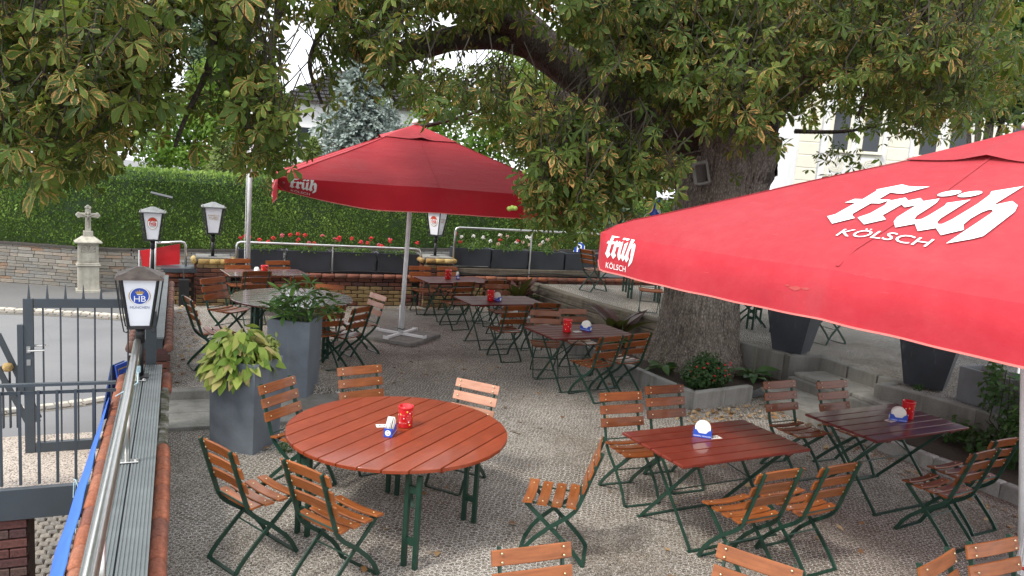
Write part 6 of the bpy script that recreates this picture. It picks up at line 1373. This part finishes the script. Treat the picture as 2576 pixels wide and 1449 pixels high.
# where the foliage hangs: (left, right, top, bottom curve, near depth, far depth, clusters)
def bot(pts): return lambda x: float(np.interp(x, [p[0] for p in pts], [p[1] for p in pts]))
REG = [(-180, 300, -160, [(-180, 445), (0, 435), (120, 462), (200, 445), (260, 410), (300, 395)], 5.6, 8.4, 400), (300, 480, -160, [(300, 395), (350, 350), (410, 250), (480, 170)], 6.0, 8.6, 110), (480, 610, -160, [(480, 60), (520, 40), (560, 170), (610, 200)], 6.4, 8.6, 34), (480, 620, 180, [(480, 340), (560, 310), (620, 360)], 6.4, 8.2, 9), (600, 725, 60, [(600, 380), (640, 430), (690, 465), (725, 400)], 6.6, 8.2, 60),
       (600, 800, -160, [(600, 120), (690, 60), (740, 30), (800, 60)], 6.6, 9.0, 40), (735, 830, 120, [(735, 240), (790, 320), (830, 330)], 7.6, 9.0, 13), (790, 1290, -160, [(790, 60), (830, 130), (880, 175), (930, 190), (980, 240), (1020, 290), (1080, 280), (1150, 270), (1210, 290), (1260, 320), (1290, 330)], 7.2, 10.2, 300), (900, 1400, 180, [(900, 150), (1000, 250), (1200, 320), (1300, 430), (1400, 520)], 11.8, 15, 120),
       (1345, 1500, 280, [(1345, 555), (1360, 545), (1410, 590), (1450, 570), (1500, 550)], 7.6, 9.2, 125), (1280, 1560, -160, [(1280, 20), (1350, 60), (1400, 70), (1450, 200), (1500, 220), (1560, 240)], 7.0, 9.4, 100), (1480, 1720, -160, [(1480, 560), (1560, 540), (1640, 490), (1690, 460), (1720, 420)], 7.8, 10.8, 410),
       (1690, 1990, -160, [(1690, 350), (1740, 310), (1800, 350), (1840, 410), (1900, 440), (1950, 350), (1990, 230)], 7.6, 10.4, 300), (1970, 2130, -160, [(1970, 210), (2040, 210), (2130, 230)], 8.2, 12.5, 85), (2100, 2460, -160, [(2100, 220), (2150, 240), (2220, 290), (2270, 350), (2340, 375), (2400, 360), (2460, 290)], 7.4, 10.6, 340), (2000, 2330, 200, [(2000, 290), (2120, 300), (2170, 380), (2240, 390), (2330, 370)], 11.5, 14, 48), (1990, 2130, 380, [(1990, 410), (2130, 440)], 12, 13, 9), (850, 2500, -160, [(850, 120), (1200, 200), (1700, 260), (2100, 190), (2500, 120)], 12, 17, 260)]
REG.append((2110, 2520, 20, [(2110, 200), (2200, 260), (2260, 340), (2400, 360), (2520, 320)], 11.5, 15, 130))
LIMBS = [((1730, 330), (1580, 265), (1430, 175), (1300, 60)), ((1420, 170), (1320, 105), (1200, 92), (1070, 115))]
def on_limb(x, y):
    for l in LIMBS:
        for (xa, ya), (xb, yb) in zip(l, l[1:]):
            t = max(0, min(1, ((x - xa) * (xb - xa) + (y - ya) * (yb - ya)) / ((xb - xa) ** 2 + (yb - ya) ** 2)))
            if hypot(x - xa - t * (xb - xa), y - ya - t * (yb - ya)) < 78: return True
    return 1740 < x < 1900 and y > 375
CL = []
for x0, x1, y0, bp, d0, d1, n in REG:
    f_ = bot(bp); k = 0
    while k < n:
        x, y = random.uniform(x0, x1), random.uniform(y0, 480 if y0 < 200 else 590)
        if y > f_(x) - 42 or (d0 < 11 and on_limb(x, y) and random.random() < .94) or (470 < x < 520 and 25 < y < 170) or (690 < x < 800 and 50 < y < 250) or (((x - 850) / 150) ** 2 + ((y - 260) / 110) ** 2 < 1 and random.random() < .75): continue
        k += 1; CL.append((atD(x, y, random.uniform(d0, d1)), d0))
# high crown out of sight above the terrace
for k in range(170):
    a = random.uniform(0, 2 * pi); rr = 8.0 * sqrt(random.random()); x, y = 7.4 + rr * cos(a), 10.5 + rr * .9 * sin(a); z = 5.2 + 3.5 * sqrt(max(0, 1 - (rr / 9) ** 2)) * random.uniform(.2, 1)
    dv = Vector((x, y, z)) - CO; zz = dv.dot(CF); ypx = CYP - FP * dv.dot(CU) / zz; xpx = CXP + FP * dv.dot(CR) / zz
    if y > 4.5 and x > 6.3 and (ypx < -60 or xpx > 900): CL.append((Vector((x, y, z)), 99))
for k in range(70):
    CL.append((Vector((random.uniform(6.5, 12), random.uniform(11, 17), random.uniform(4.4, 6.2))), 99))
for k in range(100):
    x, y, z = random.uniform(8, 15), random.uniform(5.5, 16), random.uniform(4.3, 6.5); CL.append((Vector((x, y, z)), 99))
def px_of(p):
    d = p - CO; z = d.dot(CF); return (CXP + FP * d.dot(CR) / z, CYP - FP * d.dot(CU) / z, z)
def thin(p):
    """openings in the crown: sky gap, house, limb, trunk and the middle parasol stay clear"""
    x, y, z = px_of(p); r = random.random()
    if z < 1: return False
    if 695 < x < 800 and 70 < y < 240: return r < .93
    if ((x - 855) / 140) ** 2 + ((y - 285) / 105) ** 2 < 1: return r < .66
    if 466 < x < 520 and 25 < y < 175: return r < .9
    if 430 < x < 590 and 190 < y < 400: return r < .55
    if x < 1305 and y > 315 + abs(x - 1045) * .30 and x > 700: return r < .93
    if z < 11.2 and 1725 < x < 1935 and 350 < y < 470: return r < .75
    if z < 11.2 and on_limb(x, y): return r < .22
    if 1985 < x < 2230 and 270 < y < 450: return r < .45
    return False
trunkxy = Vector((7.4, 9.5)); LV = []; TW = MB()
for c, dd in CL:
    nl = random.randint(4, 7) if dd < 99 else 6; ctone = random.gauss(.42, .22); up = c + Vector((random.gauss(0, .22), random.gauss(0, .22), random.uniform(.3, .75)))
    if dd < 11: TW.sweep([up, c + Vector((0, 0, .1)), c], [(1, 0), (-.5, .87), (-.5, -.87)], scale=[.008, .006, .004], cap=False)
    for _ in range(nl):
        off = Vector((random.gauss(0, .17), random.gauss(0, .17), random.gauss(-.02, .15))) if dd < 99 else Vector((random.gauss(0, .4), random.gauss(0, .4), random.gauss(0, .3)))
        p = c + off
        if thin(p): continue
        outw = Vector((p.x - trunkxy.x, p.y - trunkxy.y, 0)); outw = outw.normalized() if outw.length > .1 else Vector((0, -1, 0))
        nrm = (Vector((0, 0, .62)) + outw * random.uniform(.15, .75) + (CO - p).normalized() * .25 + Vector((random.gauss(0, .48), random.gauss(0, .48), random.gauss(0, .32)))).normalized()
        lend = outw * random.uniform(.1, .8) + off.normalized() * .5 + Vector((random.gauss(0, .5), random.gauss(0, .5), -.55)); lend = (lend - nrm * lend.dot(nrm)).normalized()
        sz = random.triangular(.08, .20, .14) * (1.08 if dd < 7 else 1.0 if dd < 99 else 2.1); LV.append((p, nrm, lend, sz, dd, c, ctone))
def px_of(p):
    d = p - CO; z = d.dot(CF); return (CXP + FP * d.dot(CR) / z, CYP - FP * d.dot(CU) / z, z)
info = []
for i, l in enumerate(LV):
    x, y, z = px_of(l[0]); info.append((l[3] / z if (z > 1 and -20 < x < 2600 and -20 < y < 700) else 0, i))
near = set(i for _, i in sorted(info, reverse=True)[:300])
himesh = []
for v, e, t in HI:
    for q_ in range(2): himesh.append(np_mesh('leaf', v, t, 'chestnut_leaf', {'edge': e, 'rnd': np.full(len(v), random.random()), 'sick': np.full(len(v), random.uniform(-.16, .30))}))
VV = []; TT = []; AE = []; AR = []; AS = []; base = 0
for i, (p, nrm, lend, sz, dd, c, ctone) in enumerate(LV):
    xx = lend.cross(nrm); M = Matrix((xx, lend, nrm)).transposed()
    if dd < 11 and random.random() < .8: TW.sweep([c, (c + p) / 2 + Vector((0, 0, .03)), p], [(1, 0), (-.5, .87), (-.5, -.87)], scale=[.003, .0025, .002], cap=False)
    if i in near:
        ob = link('leaf', himesh[i % len(himesh)], ct, p); ob.rotation_euler = M.to_euler(); ob.scale = (sz,) * 3; continue
    v, e, t = (HI if (dd < 7 and info[i][0] > 0) else LO)[i % 8]
    VV.append(v * sz @ np.array(M).T + np.array(p)); TT.append(t + base); base += len(v); AE.append(e); AR.append(np.full(len(v), np.clip(random.gauss(ctone, .13), 0, 1))); AS.append(np.full(len(v), random.gauss(.03, .12) if random.random() > .08 else .42))
tag(link('foliage', np_mesh('foliage', np.concatenate(VV), np.concatenate(TT), 'chestnut_leaf', {'edge': np.concatenate(AE), 'rnd': np.concatenate(AR), 'sick': np.concatenate(AS)}), ct), kind='stuff')
tag(TW.build('twigs', 'twig', ct), kind='stuff')
ck = MB().lathe([(0, -.024), (.012, -.021), (.021, -.011), (.024, 0), (.021, .011), (.012, .021), (0, .024)], 12).mesh('conker_husk', 'conker', True)
for x, y, d in ((1281, 525, 7.9), (1289, 523, 7.9), (1358, 475, 8), (1368, 471, 8), (1373, 462, 8), (1414, 403, 8), (1320, 433, 8), (508, 492 - 0, 99), (215, 608 - 0, 99), (570, 236, 6.6), (342, 335, 6.1), (635, 35, 7.2), (498, 172, 6.9), (507, 177, 6.9), (700, 210, 7.6), (701, 217, 7.6), (140, 408, 6.1), (46, 455, 6.2), (2442, 330, 8), (1296, 524, 7.9), (380, 155, 6.4), (1536, 332, 8.5), (2420, 212, 8.3)):
    if d < 90: link('conker_husk', ck, ct, atD(x, y, d - .15), scl=random.uniform(.9, 1.15))
# stone niche on the trunk
p = atD(1764, 437, 10.95); nb = thing('stone_trough', 'small grey stone trough fixed upright on the tree trunk', 'trough', p, radians(-24)); nb.rotation_euler = (-.12, radians(-14), radians(-30))
MB().cbox((0, .10, 0), (.20, .06, .32), .02).build('back_slab', 'concrete', nb)
for s in (-1, 1): MB().cbox((s * .095, .03, 0), (.035, .12, .30), .012).build('side_rim', 'concrete_light', nb)
MB().cbox((0, .03, .15), (.22, .12, .045), .012).build('top_rim', 'concrete_light', nb); MB().cbox((0, .03, -.14), (.16, .12, .04), .012).build('bottom_rim', 'concrete_light', nb)
# ------------------------------------------------------------------ dry leaves on the ground
n = 1000; P = np.zeros((n, 3)); 
for i in range(n):
    k = i % 6
    if k == 0: x, y = random.uniform(.1, 5), 14.75 - abs(random.gauss(0, .2))
    elif k == 1: x, y = random.uniform(.0, .35), random.uniform(9.3, 14.6)
    elif k == 2: x, y = random.uniform(5.6, 7.3), random.uniform(7.2, 7.65)
    elif k == 3: x, y = 7.25 - abs(random.gauss(0, .15)), random.uniform(3, 7.2)
    else: x, y = random.uniform(.4, 7.2), random.uniform(2.6, 13)
    P[i] = (x, y, terrace_h(x, y) + random.uniform(.006, .018))
N = unit(np.stack([RNG.normal(0, .35, n), RNG.normal(0, .35, n), np.ones(n)], 1)); U = unit(np.cross(N, RNG.normal(0, 1, (n, 3))))
v, t, r = scatter_cards(P, N, U, RNG.uniform(.03, .10, n), RNG.random(n)); tag(link('leaf_litter', np_mesh('leaf_litter', v, t, 'litter_leaf', {'rnd': r})), 'dry brown leaves scattered over the gravel', 'leaves', kind='stuff')
bpy.context.view_layer.update()
